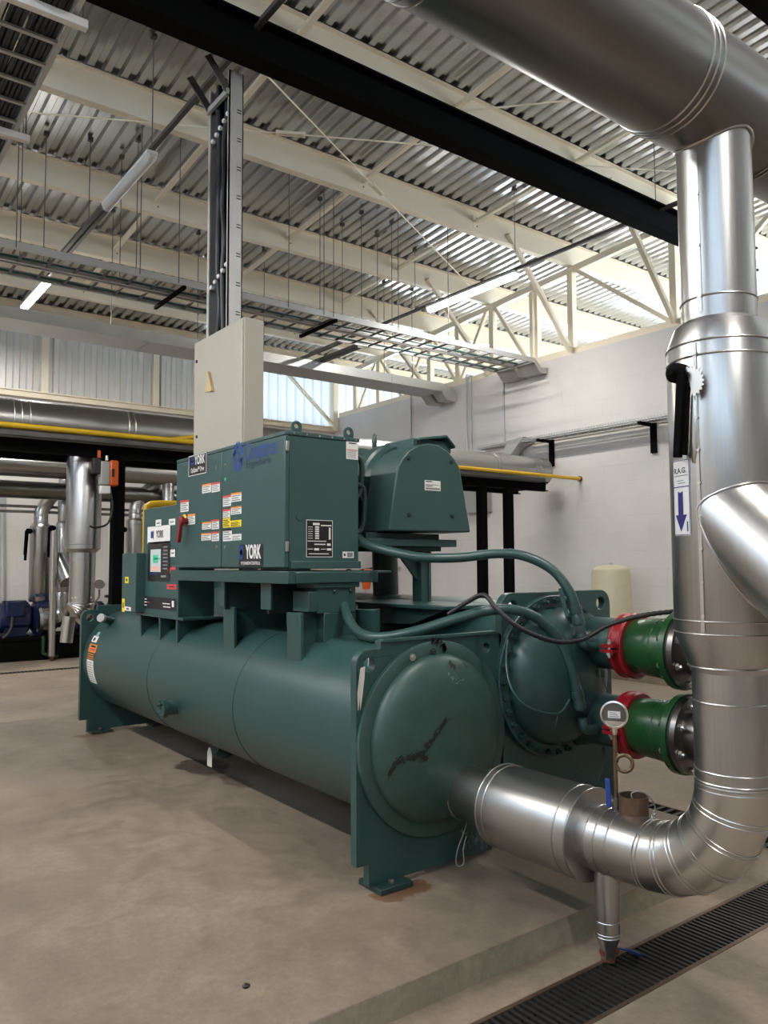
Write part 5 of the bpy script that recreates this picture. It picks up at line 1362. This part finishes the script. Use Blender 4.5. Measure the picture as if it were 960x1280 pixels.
# ================================================================== pump row and its pipework, far left
FY = 15.0
for px_top, r_, yy, z, lab in ((579, .215, FY, 3.40, 'upper aluminium-clad pipe along the back wall at left'), (602, .16, FY+.3, 2.98, 'lower clad pipe with its shade put into darker cladding along the back wall at left')):
    mb = jacket(MB(), (-4, yy, z), X, [(0, r_), (12.2 if r_ > .2 else 14, r_)], 'alu' if r_ > .2 else 'alu_dark', [(8.55, r_), (8.62, r_), (10.0, r_), (10.06, r_)], 40, .006)  # darker aluminium puts the shade into the lower pipe's colour
    tag(mb.build('clad_pipe', None), lab, 'pipe')
c = at(118, 584, y=FY-.2)
mb = jacket(MB(), (-4, FY-.42, at(60, 583, y=FY-.42).z), X, [(0, .14), (at(105, 584, y=FY-.42).x+4, .14)], 'alu', [], 32)
mb.lathe((at(110, 584, y=FY-.42).x, FY-.42, at(110, 584, y=FY-.42).z), (1, .6, -.2), [(-.1, .14), (.02, .16), (.12, .14), (.2, .05)], 'alu', 28)
tag(mb.build('clad_pipe', None), 'thin clad pipe with a rounded end in front of the back-wall pipe', 'pipe')
mb = MB(); 
for dz in (0, -.10): mb.bar((-4, FY+.9, 2.72+dz), (9, FY+.9, 2.72+dz), .08, .05, 'dark_steel')
tag(mb.build('strut_rail', None), 'dark horizontal strut pair low on the back wall behind the pipes', 'rail')
tag(MB().tube([at(4, 622, y=YB-.05), at(4, 760, y=YB-.05)], .06, 'galv', 10).build('conduit', None), 'grey vertical conduit on the back wall at the left edge', 'conduit')
tag(MB().tube([at(139, 640, y=YB-.05), at(139, 818, y=YB-.05)], .05, 'lampwhite', 10).build('conduit', None), 'pale vertical conduit on the back wall left of the black rack post', 'conduit')
def pump(px, yy, lab, k=1.0):
    c = at(px, 772, y=yy); zb = c.z
    t = thing('pump', lab, 'pump', (c.x, yy, zf))
    MB().box((c.x-.72*k, yy-.5, zf), (c.x+.66*k, yy+.5, zf+.42), 'black').box((c.x-.74*k, yy-.52, zf+.36), (c.x+.68*k, yy+.52, zf+.43), 'black').build('plinth', t, bevel=.01)
    mb = MB().lathe((c.x-.70, yy, zb+.02), X, [(0, .20), (.03, .27), (.10, .29), (.52, .29), (.56, .24)], 'pump', 32)
    for j in range(18):
        a = j/18*2*math.pi; mb.bar((c.x-.60, yy+.29*math.cos(a), zb+.02+.29*math.sin(a)), (c.x-.20, yy+.29*math.cos(a), zb+.02+.29*math.sin(a)), .012, .05, 'pump')
    mb.box((c.x-.60, yy-.2, zf+.43), (c.x-.22, yy+.2, zb-.15), 'pump'); mb.build('motor', t)
    MB().box((c.x-.60, yy-.36, zb+.05), (c.x-.30, yy-.22, zb+.33), 'pump').build('terminal_box', t, bevel=.02)
    mb = MB().lathe((c.x-.14, yy, zb), X, [(0, .16), (.05, .24), (.12, .36), (.30, .38), (.40, .30), (.46, .20), (.55, .20)], 'pump', 36)
    mb.lathe((c.x+.12, yy, zb+.15), Z, [(0, .2), (.25, .18), (.25, .25), (.30, .25)], 'pump', 28)
    mb.box((c.x-.15, yy-.25, zf+.43), (c.x+.3, yy+.25, zb-.3), 'pump'); mb.build('volute', t)
    MB().tube(smoothpath([V((c.x-.5, yy-.34, zb+.05)), V((c.x-.55, yy-.42, zb-.2)), V((c.x-.75, yy-.4, zb-.38)), V((c.x-.95, yy-.3, zb-.36))]), .03, 'black_rubber', 8).build('cable', t)
    return t, c, zb
def lever(parent, base, dirv, k=1.0):
    base = V(base); dirv = V(dirv)
    mb = MB().lathe(base, dirv, [(0, .05*k), (.10*k, .05*k)], 'black', 10)
    e = base+dirv.normalized()*.12*k; mb.bar(e, e+V((-.03, 0, -.55*k)), .05*k, .04*k, 'black'); mb.bar(e+dirv.normalized()*.06, e+dirv.normalized()*.10+V((0, 0, -.45*k)), .03*k, .03*k, 'black')
    mb.build('valve_lever', parent)
PYp = 15.9
t1, c1, zb1 = pump(46, PYp, 'dark blue pump on a black plinth at the left edge')
t2, c2, zb2 = pump(139, PYp, 'dark blue pump mostly hidden behind the clad riser and the rack post')
def riserpipe(px, y_, pts, lab, lev=None, elbow=0):
    """pts: (py_top, py_bottom, half width in px) sections"""
    x0 = at(px, 700, y=y_).x; sc = (V((x0, y_, 1.6))-CAM).dot(CF)/FPX
    t = thing('clad_riser', lab, 'pipe', (x0, y_, 0)); top = 0
    for (a, b, w) in pts:
        za, zb_ = at(px, a, y=y_).z, at(px, b, y=y_).z
        jacket(MB(), (x0, y_, zb_), Z, [(0, w*sc*.9), (.04, w*sc), (za-zb_-.05, w*sc), (za-zb_, w*sc*.8)], 'alu', [(za-zb_-.12, w*sc), (.12, w*sc)], 32, .006).build('cladding', t, smooth=30)
        top = max(top, za)
    if elbow:
        w = pts[0][2]*sc; P = smoothpath([V((x0, y_, top-.1)), V((x0+.02, y_, top+.05)), V((x0+.18, y_, top+.30)), V((x0+.18+elbow, y_, top+.32+elbow*.75))], 6)
        MB().tube(P, w, 'alu', 28).build('elbow_cladding', t)
    if lev: 
        lv = at(px+lev[0], lev[1], y=y_-.1); lever(t, (lv.x, y_-.1, lv.z), (-.6, -.8, 0), 1.0)
    return t, x0, sc
riserpipe(50, PYp, [(640, 662, 8.5), (655, 752, 12.5)], 'clad discharge pipe rising from the left blue pump, bent at its top', (-12, 664), .25)
tB, xB, scB = riserpipe(78, PYp-.3, [(598, 660, 6.5), (652, 740, 8.5), (738, 768, 8)], 'slender clad pipe with a slanted strainer stub between pump and big riser', (-11, 660))
s0 = at(72, 697, y=PYp-.5); s1 = at(85, 728, y=PYp-.9)
mb = jacket(MB(), s0, s1-s0, [(0, .14), ((s1-s0).length, .14)], 'alu', [((s1-s0).length, .14)], 32); mb.build('strainer_stub', tB)
e0 = at(78, 760, y=PYp-.3); e1 = at(45, 774, y=PYp-.3)
P = arc_pts((e0.x-.22, PYp-.3, e0.z), (1, 0, 0), (0, 0, -1), .22, 0, math.pi/2, 8)+[V((e1.x+.35, PYp-.3, e0.z-.22))]
mb = MB().tube(P, .15, 'alu', 28)
for i in (0, 2, 4, 6, 8): mb.torus(P[i], P[i+1]-P[i], .152, .007, 'alu', 28, 5)
mb.lathe(P[-1]+V((.02, 0, 0)), (-1, 0, 0), [(0, .15), (.14, .25), (.30, .25), (.34, .2)], 'alu', 28)
mb.build('suction_elbow', tB)
x_ = at(66, 740, y=PYp-.75).x
mb = MB().cyl((x_, PYp-.75, at(66, 664, y=PYp-.75).z), (x_, PYp-.75, at(66, 820, y=PYp-.75).z), .065, 'alu', 16); mb.lathe((x_, PYp-.75, at(66, 820, y=PYp-.75).z), (0, 0, -1), [(0, .06), (.05, .03), (.10, .03)], 'rust', 10)
tag(mb.build('drain_pipe', None), 'thin vertical clad drain pipe in front of the left pump', 'pipe')
xg = at(54, 800, y=PYp-.55).x
mb = MB().tube([(xg, PYp-.55, at(54, 795, y=PYp-.55).z), (xg, PYp-.55, at(54, 817, y=PYp-.55).z), (xg+.25, PYp-.6, at(58, 822, y=PYp-.55).z)], .035, 'pipegreen', 8)
tag(mb.build('drain_pipe', None), 'thin green drain pipe at the foot of the left pump plinth', 'pipe')
riserpipe(168, PYp-.6, [(634, 660, 7.5), (648, 812, 10.5)], 'clad pipe with a slanted top rising behind the green junction box', (-12, 662), .25)
riserpipe(209, PYp-.9, [(602, 680, 7.5)], 'straight clad pipe rising behind the drive cabinet at left')
a = at(183, 642, y=12); mb = MB().tube(smoothpath([V((a.x, 12, zf)), V((a.x, 12, a.z-.8)), V((a.x, 12, a.z)), V((a.x+.05, 12, at(190, 632, y=12).z)), at(195, 630, y=12), at(225, 630, y=12)], 6), .055, 'yellow', 14)
tag(mb.build('yellow_pipe', None), 'yellow pipe elbow rising behind the control panel', 'pipe')
# gauge beside the far tube plate
c = at(124, 730, y=7.83)
t = thing('pressure_gauge', 'small round pressure gauge above the far left end of the chiller', 'gauge', tuple(c))
MB().lathe(c+V((.01, .01, 0)), (-.35, -1, 0), [(-.02, .045), (.02, .045), (.024, .052), (.035, .052), (.036, .046), (.03, .044)], 'steel', 28).build('gauge_case', t)
MB().lathe(c, (-.35, -1, 0), [(.026, .046), (.031, .045)], 'dialglass', 24).build('dial', t)
MB().tube(smoothpath([c-V((0, 0, .05)), c-V((0, 0, .12)), c+V((-.03, 0, -.17)), c+V((.0, 0, -.21)), V((c.x, c.y, 1.21))]), .010, 'brass', 8).build('siphon', t)

c = at(307, 1234, z=0); rr_ = random.Random(4)
tag(MB().lathe(c, Z, [(0, .012), (.006, .014), (.012, .009), (.015, .002)], 'ink', 7).lathe(c+V((.012, .004, 0)), Z, [(0, .008), (.006, .007), (.008, .002)], 'ink', 6).build('debris', None), 'tiny black crumb of debris lying on the bare concrete in the foreground', 'debris')
# ================================================================== daylight
w = bpy.data.worlds.new('sky'); scn.world = w; w.use_nodes = True
bg = w.node_tree.nodes['Background']; bg.inputs[0].default_value = (.74, .87, 1.0, 1); bg.inputs[1].default_value = 14.0
# the yard outside the neighbouring bay
struct(MB().box((24, -30, -.5), (60, 50, -.3), 'floor').build('floor_yard', None))
def portal(c, sx, sy, rot):
    l = bpy.data.lights.new('portal', 'AREA'); l.shape = 'RECTANGLE'; l.size = sx; l.size_y = sy; l.cycles.is_portal = True
    o = bpy.data.objects.new('portal', l); COL.objects.link(o); o.location = c; o.rotation_euler = rot
portal((24.4, (YB+YFR)/2, 3.7), 7.6, YB-YFR, (0, R(90), 0))

scn.view_settings.view_transform = 'Standard'; scn.view_settings.look = 'None'
scn.view_settings.gamma = 1; scn.view_settings.use_curve_mapping = False
scn.view_settings.exposure = 0.25
scn.cycles.use_denoising = True
scn.cycles.max_bounces = 10; scn.cycles.diffuse_bounces = 5; scn.cycles.glossy_bounces = 5; scn.cycles.transmission_bounces = 4
scn.cycles.sample_clamp_indirect = 6; scn.cycles.caustics_reflective = False; scn.cycles.caustics_refractive = False
for o in bpy.data.objects:
    if o.type == 'MESH' and len(o.data.vertices) > 120000: print('BIG', o.name, len(o.data.vertices))
